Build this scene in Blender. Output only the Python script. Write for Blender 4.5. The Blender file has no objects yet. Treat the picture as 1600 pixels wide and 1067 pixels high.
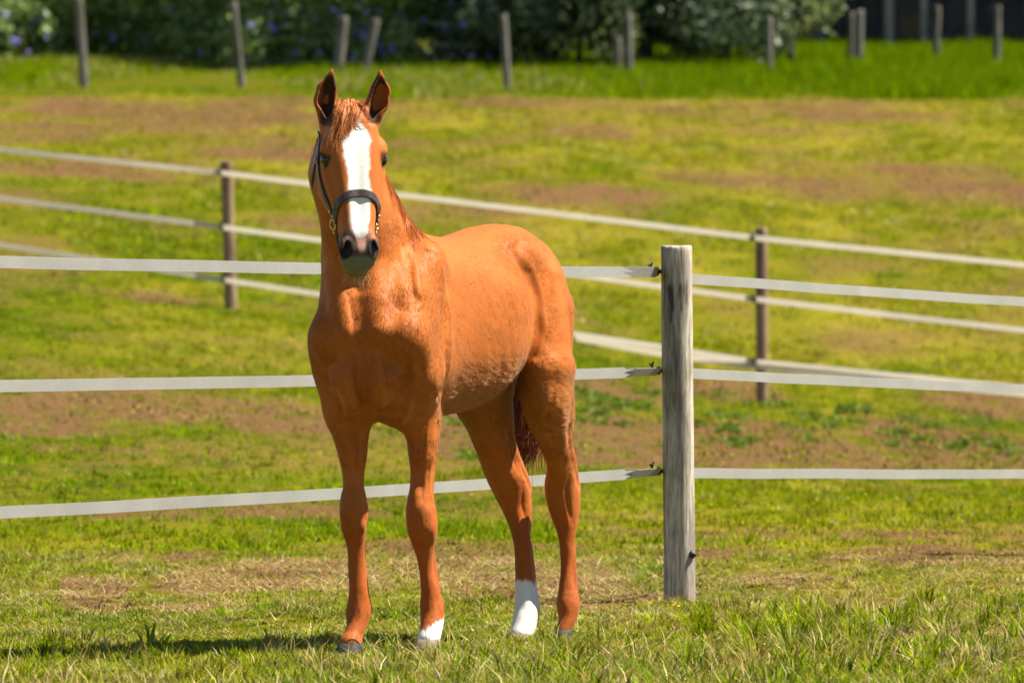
import bpy, math, random
import numpy as np

# ------------------------------------------------------------------ camera, sky, sun, exposure
scene = bpy.context.scene
COL = scene.collection
FPX = 11175.0      # focal length in pixels of a 1600 px wide picture
HOR = 221.0        # eye level, in the same pixels
CAMZ = 1.715       # the photographer's eye above the horse's ground
cam_data = bpy.data.cameras.new('camera')
cam_data.sensor_width = 36.0
cam_data.lens = 36.0 * FPX / 1600.0
cam_data.shift_y = -(533.5 - HOR) / 1600.0
cam_data.clip_start = 0.5
cam_data.clip_end = 3000.0
cam_data.dof.use_dof = True
cam_data.dof.focus_distance = 24.7
cam_data.dof.aperture_fstop = 7.2
cam = bpy.data.objects.new('camera', cam_data)
cam.location = (0, 0, CAMZ); cam.rotation_euler = (math.radians(90), 0, 0)
COL.objects.link(cam); scene.camera = cam

SUN_EL = math.radians(58); SUN_AZ = math.radians(5)      # high, from the right
sun_dir = np.array([math.cos(SUN_EL) * math.cos(SUN_AZ), math.cos(SUN_EL) * math.sin(SUN_AZ), math.sin(SUN_EL)])
world = bpy.data.worlds.new('World'); scene.world = world; world.use_nodes = True
wn = world.node_tree; wn.nodes.clear()
sky = wn.nodes.new('ShaderNodeTexSky'); sky.sky_type = 'NISHITA'; sky.sun_disc = False
sky.sun_elevation = SUN_EL; sky.sun_rotation = math.atan2(sun_dir[0], sun_dir[1])
sky.altitude = 1200; sky.air_density = 0.9; sky.dust_density = 0.3; sky.ozone_density = 1.0
bg = wn.nodes.new('ShaderNodeBackground'); bg.inputs[1].default_value = 0.05
wo = wn.nodes.new('ShaderNodeOutputWorld')
wn.links.new(sky.outputs[0], bg.inputs[0]); wn.links.new(bg.outputs[0], wo.inputs[0])
sun_data = bpy.data.lights.new('sun', 'SUN'); sun_data.energy = 5.0; sun_data.angle = math.radians(0.53)
sun_data.color = (1.0, 0.93, 0.80)
sun = bpy.data.objects.new('sun', sun_data); COL.objects.link(sun)
from mathutils import Vector
sun.rotation_euler = Vector((-sun_dir[0], -sun_dir[1], -sun_dir[2])).to_track_quat('-Z', 'Y').to_euler()
sun.location = (20, 30, 30)

scene.view_settings.view_transform = 'Standard'; scene.view_settings.look = 'None'
scene.view_settings.gamma = 1.0; scene.view_settings.use_curve_mapping = False
scene.view_settings.exposure = 1.36
scene.cycles.use_denoising = True
try: scene.cycles.denoiser = 'OPENIMAGEDENOISE'
except Exception: pass
scene.cycles.max_bounces = 8; scene.cycles.transmission_bounces = 4; scene.cycles.transparent_max_bounces = 4

# ------------------------------------------------------------------ helpers
rng = np.random.default_rng(7); random.seed(7)

def W(px, py, D):
    """point at depth D that the photograph shows at pixel (px, py) of 1600 x 1067"""
    return np.array([(px - 800.0) * D / FPX, D, CAMZ - (py - HOR) * D / FPX])

def tag(o, label=None, cat=None, group=None, kind=None):
    if label: o['label'] = label
    if cat: o['category'] = cat
    if group: o['group'] = group
    if kind: o['kind'] = kind
    return o

def empty(name, loc, label, cat, group=None):
    o = bpy.data.objects.new(name, None); COL.objects.link(o); o.location = tuple(loc); o.empty_display_size = 0.1
    bpy.context.view_layer.update()
    return tag(o, label, cat, group)

def mesh_np(name, V, tris=None, quads=None, mat=None, parent=None, smooth=False, attrs=None):
    """one mesh object from numpy arrays, world coordinates"""
    V = np.asarray(V, np.float32)
    me = bpy.data.meshes.new(name)
    nt = 0 if tris is None else len(tris); nq = 0 if quads is None else len(quads)
    me.vertices.add(len(V)); me.vertices.foreach_set('co', V.ravel())
    L = []
    if nt: L.append(np.asarray(tris, np.int32).ravel())
    if nq: L.append(np.asarray(quads, np.int32).ravel())
    L = np.concatenate(L)
    me.loops.add(len(L)); me.loops.foreach_set('vertex_index', L)
    me.polygons.add(nt + nq)
    st = np.concatenate([np.arange(nt) * 3, nt * 3 + np.arange(nq) * 4]).astype(np.int32)
    me.polygons.foreach_set('loop_start', st)
    me.polygons.foreach_set('use_smooth', np.full(nt + nq, smooth))
    me.update(calc_edges=True)
    for k, a in (attrs or {}).items():
        a = np.asarray(a, np.float32)
        if a.ndim == 2:
            at = me.attributes.new(k, 'FLOAT_COLOR', 'POINT')
            if a.shape[1] == 3: a = np.concatenate([a, np.ones((len(a), 1), np.float32)], 1)
            at.data.foreach_set('color', a.ravel())
        else:
            at = me.attributes.new(k, 'FLOAT', 'POINT'); at.data.foreach_set('value', a)
    o = bpy.data.objects.new(name, me); COL.objects.link(o)
    if mat: me.materials.append(mat)
    if parent:
        o.parent = parent; o.matrix_parent_inverse = parent.matrix_world.inverted()
    return o

class Geo:
    """collects simple solids, then links them as ONE mesh object"""
    def __init__(self): self.V = []; self.T = []; self.Q = []; self.n = 0
    def add(self, V, tris=(), quads=()):
        self.V.append(np.asarray(V, float))
        if len(tris): self.T.append(np.asarray(tris, int) + self.n)
        if len(quads): self.Q.append(np.asarray(quads, int) + self.n)
        self.n += len(V)
    def tube(self, P, R, seg=8, cap=True, flat=None):
        """swept tube along points P with radii R"""
        P = np.asarray(P, float); R = np.broadcast_to(np.asarray(R, float), (len(P),))
        d = np.gradient(P, axis=0); d /= np.linalg.norm(d, axis=1)[:, None] + 1e-12
        up = np.array([0, 0, 1.0]) if abs(d[0, 2]) < .9 else np.array([1.0, 0, 0])
        rings = []
        for p, t, r in zip(P, d, R):
            a = np.cross(up, t); a /= np.linalg.norm(a) + 1e-12; b = np.cross(t, a); up = b if abs(t @ up) > .99 else up
            an = np.arange(seg) * 2 * math.pi / seg
            rings.append(p + r * (np.cos(an)[:, None] * a + np.sin(an)[:, None] * b))
        V = np.concatenate(rings); n = len(P); q = []
        i = np.arange(seg); j = (i + 1) % seg
        for k in range(n - 1): q.append(np.stack([k * seg + i, k * seg + j, (k + 1) * seg + j, (k + 1) * seg + i], 1))
        t = []
        if cap:
            V = np.concatenate([V, P[:1], P[-1:]]); c0, c1 = n * seg, n * seg + 1
            t = np.concatenate([np.stack([np.full(seg, c0), j, i], 1), np.stack([np.full(seg, c1), (n - 1) * seg + i, (n - 1) * seg + j], 1)])
        self.add(V, t, np.concatenate(q))
    def box(self, c, s, ax=None):
        A = np.eye(3) if ax is None else np.asarray(ax, float)
        k = np.array([[x, y, z] for x in (-1, 1) for y in (-1, 1) for z in (-1, 1)], float) * np.asarray(s, float) / 2
        self.add(np.asarray(c, float) + k @ A, (), [(0, 1, 3, 2), (4, 6, 7, 5), (0, 4, 5, 1), (2, 3, 7, 6), (0, 2, 6, 4), (1, 5, 7, 3)])
    def torus(self, c, n, R, r, seg=20, ts=8, arc=2 * math.pi):
        n = np.asarray(n, float) / np.linalg.norm(n); a = np.cross(n, [0.3, 0.2, 1]); a /= np.linalg.norm(a); b = np.cross(n, a)
        k = seg + 1
        P = [np.asarray(c) + R * (math.cos(t) * a + math.sin(t) * b) for t in np.linspace(0, arc, k)]
        self.tube(P, r, ts)
    def sphere(self, c, r, seg=16, rings=10):
        V = []; th = np.linspace(0, math.pi, rings + 1)[1:-1]
        for t in th:
            an = np.arange(seg) * 2 * math.pi / seg
            V.append(np.stack([np.sin(t) * np.cos(an), np.sin(t) * np.sin(an), np.full(seg, np.cos(t))], 1))
        V = np.concatenate(V + [np.array([[0, 0, 1.0], [0, 0, -1.0]])]) * np.asarray(r) + np.asarray(c, float)
        i = np.arange(seg); j = (i + 1) % seg; n = len(th); q = [np.stack([k * seg + i, (k + 1) * seg + i, (k + 1) * seg + j, k * seg + j], 1) for k in range(n - 1)]
        t = np.concatenate([np.stack([np.full(seg, n * seg), i, j], 1), np.stack([np.full(seg, n * seg + 1), (n - 1) * seg + j, (n - 1) * seg + i], 1)])
        self.add(V, t, np.concatenate(q))
    def build(self, name, mat, parent=None, smooth=False, attrs=None):
        return mesh_np(name, np.concatenate(self.V), np.concatenate(self.T) if self.T else None, np.concatenate(self.Q) if self.Q else None, mat, parent, smooth, attrs)

# value noise
_tab = np.random.default_rng(11).random(65536)
def _h(ix, iy, iz): return _tab[(ix * 73856093 ^ iy * 19349663 ^ iz * 83492791) & 65535]
def vnoise(x, y, z=0.0):
    x, y, z = np.broadcast_arrays(np.asarray(x, float), np.asarray(y, float), np.asarray(z, float))
    i, j, k = np.floor(x).astype(np.int64), np.floor(y).astype(np.int64), np.floor(z).astype(np.int64)
    u, v, w = x - i, y - j, z - k
    u = u * u * (3 - 2 * u); v = v * v * (3 - 2 * v); w = w * w * (3 - 2 * w)
    r = 0
    for a in (0, 1):
        for b in (0, 1):
            for c in (0, 1):
                r = r + _h(i + a, j + b, k + c) * (u if a else 1 - u) * (v if b else 1 - v) * (w if c else 1 - w)
    return r
def fbm(x, y, z=0.0, o=4):
    s = 0; a = .5; t = 0
    for q in range(o):
        s = s + a * vnoise(np.asarray(x) * 2 ** q + 17.3 * q, np.asarray(y) * 2 ** q - 9.1 * q, np.asarray(z) * 2 ** q); t += a; a *= .5
    return s / t
def sstep(a, b, x):
    t = np.clip((x - a) / (b - a), 0, 1); return t * t * (3 - 2 * t)

# materials
def new_mat(name):
    m = bpy.data.materials.new(name); m.use_nodes = True; nt = m.node_tree
    return m, nt, nt.nodes, nt.links, nt.nodes['Principled BSDF']
def simple_mat(name, col, rough=.6, spec=.3, metal=0.0, noise=0.0, scale=20.0):
    m, nt, N, L, P = new_mat(name)
    P.inputs['Base Color'].default_value = (*col, 1); P.inputs['Roughness'].default_value = rough
    P.inputs['Specular IOR Level'].default_value = spec; P.inputs['Metallic'].default_value = metal
    if noise:
        tc = N.new('ShaderNodeTexCoord'); n = N.new('ShaderNodeTexNoise'); n.inputs['Scale'].default_value = scale; n.inputs['Detail'].default_value = 5
        r = N.new('ShaderNodeValToRGB'); r.color_ramp.elements[0].position = .3; r.color_ramp.elements[1].position = .7
        r.color_ramp.elements[0].color = (*[c * (1 - noise) for c in col], 1); r.color_ramp.elements[1].color = (*[min(1, c * (1 + noise)) for c in col], 1)
        L.new(tc.outputs['Object'], n.inputs['Vector']); L.new(n.outputs['Fac'], r.inputs['Fac']); L.new(r.outputs['Color'], P.inputs['Base Color'])
        b = N.new('ShaderNodeBump'); b.inputs['Strength'].default_value = .3; b.inputs['Distance'].default_value = .004
        L.new(n.outputs['Fac'], b.inputs['Height']); L.new(b.outputs['Normal'], P.inputs['Normal'])
    return m
def leaf_mat(name, trans=.35, rough=.5, spec=.25):
    """thin leaf or blade: colour from the 'col' attribute, light passes through"""
    m, nt, N, L, P = new_mat(name)
    a = N.new('ShaderNodeAttribute'); a.attribute_name = 'col'
    L.new(a.outputs['Color'], P.inputs['Base Color']); P.inputs['Roughness'].default_value = rough; P.inputs['Specular IOR Level'].default_value = spec
    t = N.new('ShaderNodeBsdfTranslucent'); L.new(a.outputs['Color'], t.inputs['Color'])
    x = N.new('ShaderNodeMixShader'); x.inputs[0].default_value = trans
    L.new(P.outputs[0], x.inputs[1]); L.new(t.outputs[0], x.inputs[2]); L.new(x.outputs[0], N['Material Output'].inputs['Surface'])
    return m
# ------------------------------------------------------------------ ground
_GD = np.array([-400, -60, 0, 10, 20, 23.9, 27.6, 34, 42, 50, 60, 70, 80, 95, 110, 125, 140, 200, 600, 2500.])
_GZ = np.array([.5, -.6, -1.30, -1.48, -1.648, -1.715, -1.78, -1.87, -1.96, -1.93, -1.79, -1.30, -.62, .12, .77, 1.5, 1.9, 2.6, 5.0, 12.0]) + CAMZ
_MD = np.array([0, 34, 48, 60, 80, 100, 200.]); _MM = np.array([0, 0, -.075, -.116, -.06, 0, 0])
def _cub(x, xs, ys):
    x = np.clip(x, xs[0], xs[-1]); i = np.clip(np.searchsorted(xs, x) - 1, 0, len(xs) - 2)
    dx = np.diff(xs); dy = np.diff(ys) / dx; m = np.zeros(len(xs))
    m[1:-1] = (dy[:-1] * dx[1:] + dy[1:] * dx[:-1]) / (dx[1:] + dx[:-1]); m[0] = dy[0]; m[-1] = dy[-1]
    h = dx[i]; t = (x - xs[i]) / h
    return ((2*t**3 - 3*t**2 + 1) * ys[i] + (t**3 - 2*t**2 + t) * h * m[i] + (-2*t**3 + 3*t**2) * ys[i+1] + (t**3 - t**2) * h * m[i+1])
def gz0(X, Y):
    return _cub(np.asarray(Y, float), _GD, _GZ) + np.interp(Y, _MD, _MM) * np.clip(X, -14, 14)
def gz(X, Y):
    """ground height with its small unevenness"""
    near = sstep(60, 30, np.asarray(Y, float))
    b = (fbm(np.asarray(X) * 1.3, np.asarray(Y) * .9, 3.1, 3) - .5) * .05
    c = (fbm(np.asarray(X) * 9, np.asarray(Y) * 9, 1.7, 3) - .5) * .022 * near
    return gz0(X, Y) + b * .6 + c
_Ds = np.concatenate([np.arange(18, 40, .05), np.arange(40, 140, .25)])
def gpt(px, py):
    """ground point seen at pixel (px, py)"""
    X = (px - 800) * _Ds / FPX; y = HOR + (CAMZ - gz0(X, _Ds)) * FPX / _Ds
    k = np.argmin(np.abs(y - py)); return X[k], _Ds[k]

# worn, bare or dry places: (photo x, y, half width, half height, strength)
SOIL = [(250, 640, 260, 26, .95), (90, 668, 130, 16, .6), (420, 655, 120, 22, .7), (150, 705, 150, 10, .35), (700, 690, 60, 60, .6), (640, 650, 60, 25, .4),
        (760, 905, 240, 42, 1.0), (130, 925, 140, 24, 1.0), (440, 905, 190, 32, .95), (620, 860, 200, 16, .5), (1000, 860, 300, 14, .5), (300, 800, 300, 14, .45), (1250, 830, 300, 12, .4), (250, 950, 180, 12, .7), (270, 870, 120, 10, .5), (930, 900, 70, 60, .6),
        (950, 605, 90, 22, .8), (960, 710, 110, 30, .8), (1150, 610, 130, 22, .75), (1200, 690, 260, 40, .85), (1480, 690, 180, 50, .8), (1330, 720, 240, 20, .6),
        (1560, 640, 110, 30, .7), (1440, 866, 150, 18, .75), (1230, 905, 120, 10, .45), (1100, 860, 60, 18, .4), (1000, 930, 80, 15, .4),
        (120, 172, 230, 14, .8), (360, 190, 170, 24, .9), (430, 236, 110, 16, .8), (60, 212, 100, 12, .7), (230, 258, 170, 12, .7), (100, 262, 120, 8, .6),
        (830, 297, 110, 13, .9), (990, 300, 120, 10, .85), (760, 330, 100, 10, .6), (1240, 288, 160, 10, .9), (1500, 290, 170, 15, .95), (1380, 262, 200, 9, .5),
        (1000, 210, 260, 10, .35), (1300, 180, 260, 8, .35), (640, 175, 120, 10, .5), (260, 348, 100, 8, .5), (240, 466, 90, 10, .6), (470, 350, 60, 10, .5), (60, 155, 130, 6, .5), (900, 165, 160, 5, .5), (250, 195, 380, 45, .6), (820, 165, 800, 12, .5), (1150, 205, 420, 10, .45), (1400, 300, 260, 22, .6), (880, 305, 260, 20, .6), (300, 280, 320, 12, .4)]
_S = []
for (px, py, rx, ry, st) in SOIL:
    x0, d0 = gpt(px, py); x1, d1 = gpt(px, py - ry); x2, d2 = gpt(px, py + ry)
    _S.append((x0, d0, rx * d0 / FPX, max(.05, (d1 - d2) / 2), st))
def soil(X, Y):
    X = np.asarray(X, float); Y = np.asarray(Y, float)
    s = np.zeros(np.broadcast(X, Y).shape)
    q0 = 30.0 / np.maximum(Y, 15.0); wx = (fbm(X * 2.2 * q0, Y * .7 * q0, 5.5, 4) - .5); wy = (fbm(X * 2.2 * q0 + 40, Y * .7 * q0, 8.5, 4) - .5)
    for (x0, d0, rx, ry, st) in _S:
        r = np.sqrt(((X - x0) / rx + wx * 1.6) ** 2 + ((Y - d0) / ry + wy * 1.8) ** 2)
        s = np.maximum(s, st * sstep(1.25, .35, r))
    q = 30.0 / np.maximum(Y, 15.0); q = np.where(q < 1, q ** .62, q); n = fbm(X * 4.6 * q, Y * 1.1 * q, 2.2, 5)
    base = .30 * sstep(.42, .70, fbm(X * .9, Y * .35, 9.9, 4))
    fr = sstep(60, 70, Y); s = s * sstep(.27 - .02 * fr, .56 - .0 * fr, n + .10 * s) * 1.15 + base * (1 + 1.0 * fr); s = s * (1 - .36 * fr)
    s = s * np.where((Y > 108), 0.15, 1)
    lush = sstep(23.6, 23.2, Y)                                   # long grass nearest the camera
    return np.clip(s * 1.75 * (1 - .65 * lush), 0, 1)
def dry(X, Y):
    X = np.asarray(X, float); Y = np.asarray(Y, float)
    d = fbm(X * .55, Y * .12, 4.4, 4) * .6 + fbm(X * 2.3, Y * .9, 6.6, 3) * .4
    far = sstep(60, 100, Y) * sstep(112, 104, Y)
    return np.clip((d - .5) * 3.6 + .32 + .55 * far - .45 * sstep(106, 112, Y), 0, 1)

gx = np.concatenate([[-2500, -900, -300, -100, -40, -20], np.arange(-18, -3.2, .35), np.arange(-3.2, 3.25, .085), np.arange(3.5, 18.2, .35), [20, 40, 100, 300, 900, 2500]])
gy = np.concatenate([[-400, -150, -60, -20, 0, 8, 14, 18], np.arange(20, 31, .085), np.arange(31, 64, .3), np.arange(64, 150, .8), [170, 200, 300, 600, 1200, 2500]])
GX, GY = np.meshgrid(gx, gy, indexing='xy')
Zg = gz(GX, GY)
V = np.stack([GX, GY, Zg], -1).reshape(-1, 3)
nx, ny = len(gx), len(gy)
i = (np.arange(ny - 1)[:, None] * nx + np.arange(nx - 1)[None, :]).ravel()
Qg = np.stack([i, i + 1, i + 1 + nx, i + nx], 1)
sv = soil(V[:, 0], V[:, 1]); dv = dry(V[:, 0], V[:, 1])
m, nt, N, L, P = new_mat('pasture_ground')
a1 = N.new('ShaderNodeAttribute'); a1.attribute_name = 'soil'; a2 = N.new('ShaderNodeAttribute'); a2.attribute_name = 'dry'
tc = N.new('ShaderNodeTexCoord')
def noise(sc, det=6, rough=.6, vec=None):
    n = N.new('ShaderNodeTexNoise'); n.inputs['Scale'].default_value = sc; n.inputs['Detail'].default_value = det; n.inputs['Roughness'].default_value = rough
    L.new(vec or tc.outputs['Object'], n.inputs['Vector']); return n
def ramp(fac, stops):
    r = N.new('ShaderNodeValToRGB'); e = r.color_ramp.elements
    while len(e) < len(stops): e.new(.5)
    for k, (p, c) in enumerate(stops): e[k].position = p; e[k].color = (*c, 1)
    L.new(fac, r.inputs['Fac']); return r
def mix(f, a, b):
    x = N.new('ShaderNodeMix'); x.data_type = 'RGBA'
    if isinstance(f, float): x.inputs[0].default_value = f
    else: L.new(f, x.inputs[0])
    L.new(a, x.inputs[6]); L.new(b, x.inputs[7]); return x.outputs[2]
n1 = noise(34); n2 = noise(110, 4); n3 = noise(6)
earth = ramp(n1.outputs['Fac'], [(.30, (.036, .019, .009)), (.48, (.11, .060, .028)), (.62, (.175, .10, .045)), (.78, (.30, .19, .09))])
turf = ramp(n2.outputs['Fac'], [(.3, (.024, .026, .003)), (.52, (.075, .085, .005)), (.68, (.14, .14, .009)), (.8, (.25, .20, .04))])
dryc = ramp(n1.outputs['Fac'], [(.3, (.09, .08, .006)), (.6, (.22, .185, .018)), (.8, (.34, .27, .06))])
c = mix(a2.outputs['Fac'], turf.outputs['Color'], dryc.outputs['Color'])
c = mix(a1.outputs['Fac'], c, earth.outputs['Color'])
L.new(c, P.inputs['Base Color']); P.inputs['Roughness'].default_value = 1.0; P.inputs['Specular IOR Level'].default_value = .0
b = N.new('ShaderNodeBump'); b.inputs['Strength'].default_value = .8; b.inputs['Distance'].default_value = .02
L.new(n1.outputs['Fac'], b.inputs['Height']); L.new(b.outputs['Normal'], P.inputs['Normal'])
ground = mesh_np('ground', V, None, Qg, m, None, True, {'soil': sv, 'dry': dv})
tag(ground, 'sunlit horse paddock of short grass with worn reddish earth', kind='structure')

# ------------------------------------------------------------------ grass
MAT_GRASS = leaf_mat('grass_blade', .38, .7, .0)
MAT_STRAW = leaf_mat('dry_straw', .25, .7, .0)
def blades(name, X, Y, h, w, lean, col, mat, segs=2, label=None, sink=.004, phi=None):
    n = len(X); Z = gz(X, Y) - sink
    th = rng.random(n) * 2 * math.pi if phi is None else phi
    az = th + rng.normal(0, .9, n) + math.pi / 2
    wx, wy = np.cos(th) * w / 2, np.sin(th) * w / 2
    lx, ly = np.cos(az) * lean * h, np.sin(az) * lean * h
    up = h * np.sqrt(np.maximum(.03, 1 - np.minimum(lean, .98) ** 2))
    B = np.stack([X, Y, Z], 1); S = np.stack([wx, wy, 0 * wx], 1)
    tipdrop = np.stack([lx, ly, up], 1)
    if segs == 2:
        M = B + np.stack([lx * .38, ly * .38, up * .62], 1)
        V = np.stack([B - S, B + S, M + S * .85, M - S * .85, B + tipdrop], 1).reshape(-1, 3)
        k = np.arange(n)[:, None] * 5
        Qd = k + np.array([0, 1, 2, 3]); T = k + np.array([3, 2, 4]); rep = 5
    else:
        V = np.stack([B - S, B + S, B + tipdrop], 1).reshape(-1, 3); Qd = None; T = np.arange(n)[:, None] * 3 + np.array([0, 1, 2]); rep = 3
    c = np.repeat(col, rep, 0)
    # blades pale towards the tip, as grass is
    tip = (np.tile(np.array([0, 0, .3, .3, 1.]), n) if rep == 5 else np.tile(np.array([0, 0, 1.]), n))[:, None]
    c = c * (1 - .15 * tip) + np.array([.34, .36, .02]) * .15 * tip
    o = mesh_np(name, V, T, Qd, mat, None, False, {'col': np.clip(c, 0, 1)})
    return tag(o, label, kind='stuff')
GREEN = np.array([[.070, .160, .001], [.122, .220, .001], [.185, .262, .001], [.095, .19, .001], [.225, .28, .001]])
TAN = np.array([[.42, .32, .13], [.34, .235, .08], [.50, .42, .22], [.28, .19, .055]])
def gcol(n, dr, tan_share=.0):
    a = GREEN[rng.integers(0, len(GREEN), n)] * rng.normal(1, .30, (n, 1)).clip(.35, 1.8)
    t = TAN[rng.integers(0, len(TAN), n)] * rng.normal(1, .15, (n, 1)).clip(.5, 1.5)
    y = np.array([.32, .285, .006]) * rng.normal(1, .15, (n, 1)).clip(.5, 1.5)
    f = np.clip(dr, 0, 1)[:, None]
    c = a * (1 - f * .75) + y * f * .75
    k = rng.random(n) < (tan_share + .30 * np.clip(dr - .4, 0, 1))
    c[k] = t[k]
    return c
def scatter(n, d0, d1, margin, power=1.0):
    Y = d0 + (d1 - d0) * rng.random(n) ** power
    X = (rng.random(n) * 2 - 1) * (800 * Y / FPX + margin)
    return X, Y
POST_XY = W(1060, 935, 27.6)[:2]
LEGS_AT = {'right_fore': W(547, 1010, 23.87), 'left_fore': W(668, 1005, 23.96), 'right_hind': W(813, 995, 24.76), 'left_hind': W(880, 990, 24.75)}
def tufts(name, cx, cy, rad, ht, nb, wid, mat, label, tan=.08, lean0=.30, lean1=.65, seed_dry=1.0, segs=2):
    """grass growing in small tufts: blades fan out from each centre"""
    n = len(cx); tc_ = gcol(n, dry(cx, cy) * seed_dry, tan); k = np.repeat(np.arange(n), nb)
    m = len(k); q = np.sqrt(rng.random(m)); an = rng.random(m) * 2 * math.pi
    X = cx[k] + np.cos(an) * q * rad[k]; Y = cy[k] + np.sin(an) * q * rad[k]
    h = ht[k] * rng.uniform(.45, 1.25, m) * (1 - .25 * q)
    lean = np.clip(lean0 + lean1 * q + rng.normal(0, .16, m), 0, .985)
    own = gcol(m, dry(X, Y) * seed_dry, tan * 1.3); c = tc_[k] * .68 + own * .32
    c = c * rng.normal(1, .18, (m, 1)).clip(.45, 1.7) * rng.normal(1, .22, (n, 1)).clip(.5, 1.6)[k]
    return blades(name, X, Y, h, wid[k] * rng.uniform(.6, 1.3, m), lean, c, mat, segs, label, phi=an - math.pi / 2 + rng.normal(0, .35, m))
def hoof_room(X, Y, h):
    for nm, f in (('right_fore', .7), ('left_fore', 1.3), ('right_hind', 1.5), ('left_hind', 1.8)):
        r_ = LEGS_AT[nm]; h = h * (1 - (1 - f) * np.exp(-(((X - r_[0]) / .16) ** 2 + ((Y - r_[1] + .25) / .42) ** 2)))
    return h
def long_mask(X, Y):
    return np.maximum(sstep(24.5, 23.3, Y + (fbm(X * 1.2, Y, 3.3, 2) - .5) * 1.6), sstep(.4, .8, X) * sstep(27.4, 25.6, Y + (fbm(X * 1.5, Y, 7.3, 2) - .5) * 2) * .8)
def near_grass():
    # short turf in tufts with thatch and earth between them
    X, Y = scatter(44000, 20.8, 32.0, 1.0); s = soil(X, Y); cl = fbm(X * 2.6, Y * 2.0, 1.1, 3)
    keep = rng.random(len(X)) < np.clip((1 - s) ** 1.2 * (.42 + .9 * sstep(.35, .62, cl)), .16, 1)
    X, Y, s, cl = X[keep], Y[keep], s[keep], cl[keep]; n = len(X)
    big = rng.random(n) ** 2.2
    rad = .012 + .045 * big; ht = (.014 + .034 * big) * (.75 + .5 * sstep(.4, .65, cl)) * (1 - .35 * s); ht = ht * (1 + .5 * long_mask(X, Y))
    nb = (9 + 30 * big).astype(int)
    tufts('grass', X, Y, rad, hoof_room(X, Y, ht), nb, .0034 + .0028 * rng.random(n), MAT_GRASS, 'short tufted paddock grass with pale dry blades round the horse', .27, .35, .60)
    # flat filler turf
    X, Y = scatter(260000, 20.8, 32.0, 1.0); s = soil(X, Y); cl = fbm(X * 7, Y * 5, 1.1, 3)
    keep = rng.random(len(X)) < np.clip((1 - s) ** 1.4 * (.05 + 1.0 * sstep(.40, .62, cl)), .02, 1); X, Y = X[keep], Y[keep]; n = len(X)
    blades('grass', X, Y, .016 + .022 * rng.random(n), .003 + .002 * rng.random(n), np.clip(rng.normal(.85, .12, n), 0, .985), gcol(n, dry(X, Y), .22), MAT_GRASS, 1, 'thin low grass and moss like turf between the tufts of the paddock')
    # longer tufts near the camera and round the post
    X, Y = scatter(4400, 20.8, 27.6, .6); lm = long_mask(X, Y); keep = rng.random(len(X)) < lm * (.25 + 1.1 * sstep(.38, .60, fbm(X * 2.2, Y * 1.8, 6.1, 3))); X, Y = X[keep], Y[keep]; n = len(X)
    big = rng.random(n) ** 1.6
    lowl = .80 - .25 * sstep(-.1, -.5, X) * sstep(24.4, 23.4, Y)
    tufts('tall_grass', X, Y, .018 + .05 * big, lowl * hoof_room(X, Y, .055 + .095 * big), (8 + 20 * big).astype(int), .0052 + .0070 * rng.random(n) ** 1.5, MAT_GRASS, 'longer tufts of green grass in front of the horse and round the grey post', .20, .18, .62, .55)
    # bleached stems and seed stalks among them
    X, Y = scatter(5200, 20.8, 24.3, .6); X2, Y2 = scatter(4200, 22.0, 27.0, .5); k = X2 > .75; X = np.concatenate([X, X2[k]]); Y = np.concatenate([Y, Y2[k]]); k = fbm(X * 2.0, Y * 1.6, 9.1, 3) > .47; X, Y = X[k], Y[k]
    n = len(X); c = TAN[rng.integers(0, 4, n)] * rng.normal(1.15, .2, (n, 1)).clip(.5, 1.6)
    blades('dry_grass', X, Y, hoof_room(X, Y, .05 + .10 * rng.random(n) ** 1.8), .0026 + .0030 * rng.random(n), np.clip(rng.normal(.66, .22, n), 0, .985), c, MAT_STRAW, 2, 'bleached dry grass stems standing among the long green tufts')
    # straw lying about
    X, Y = scatter(120000, 20.9, 31.5, .6); s = soil(X, Y)
    k = rng.random(len(X)) < (.20 + .55 * s) * sstep(.36, .58, fbm(X * 4, Y * 3, 2.9, 3)) * 1.4; X, Y = X[k], Y[k]; n = len(X)
    c = TAN[rng.integers(0, 4, n)] * rng.normal(1, .22, (n, 1)).clip(.4, 1.6)
    blades('straw', X, Y, .02 + .09 * rng.random(n) ** 2.2, .0022 + .0020 * rng.random(n), np.clip(rng.normal(.95, .04, n), .7, .995), c, MAT_STRAW, 1, 'pale dry straw lying on the bare earth', sink=-.006)
    # clods and crumbs of earth
    X, Y = scatter(5200, 20.9, 32, .6); s = soil(X, Y); k = rng.random(len(X)) < s * .8; X, Y = X[k], Y[k]; n = len(X); Z = gz(X, Y); R = .004 + .016 * rng.random(n) ** 3
    O = np.array([[1, 0, 0], [-1, 0, 0], [0, 1, 0], [0, -1, 0], [0, 0, .8], [0, 0, -.4]]); V = (np.stack([X, Y, Z], 1)[:, None] + O[None] * R[:, None, None] * rng.uniform(.5, 1.4, (n, 6, 1)))
    F = np.array([(0, 2, 4), (2, 1, 4), (1, 3, 4), (3, 0, 4), (2, 0, 5), (1, 2, 5), (3, 1, 5), (0, 3, 5)]); T = (np.arange(n)[:, None, None] * 6 + F[None]).reshape(-1, 3)
    c = np.array([.105, .062, .032]) * rng.normal(1, .3, (n, 1)).clip(.4, 1.9)
    tag(mesh_np('earth_clods', V.reshape(-1, 3), T, None, MAT_CLOD, None, False, {'col': np.repeat(c, 6, 0)}), 'crumbs and clods of reddish earth on the worn patches', kind='stuff')
BROWN = np.array([[.10, .055, .024], [.17, .095, .04], [.06, .034, .016], [.32, .20, .08], [.24, .14, .05], [.42, .30, .14]])
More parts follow.
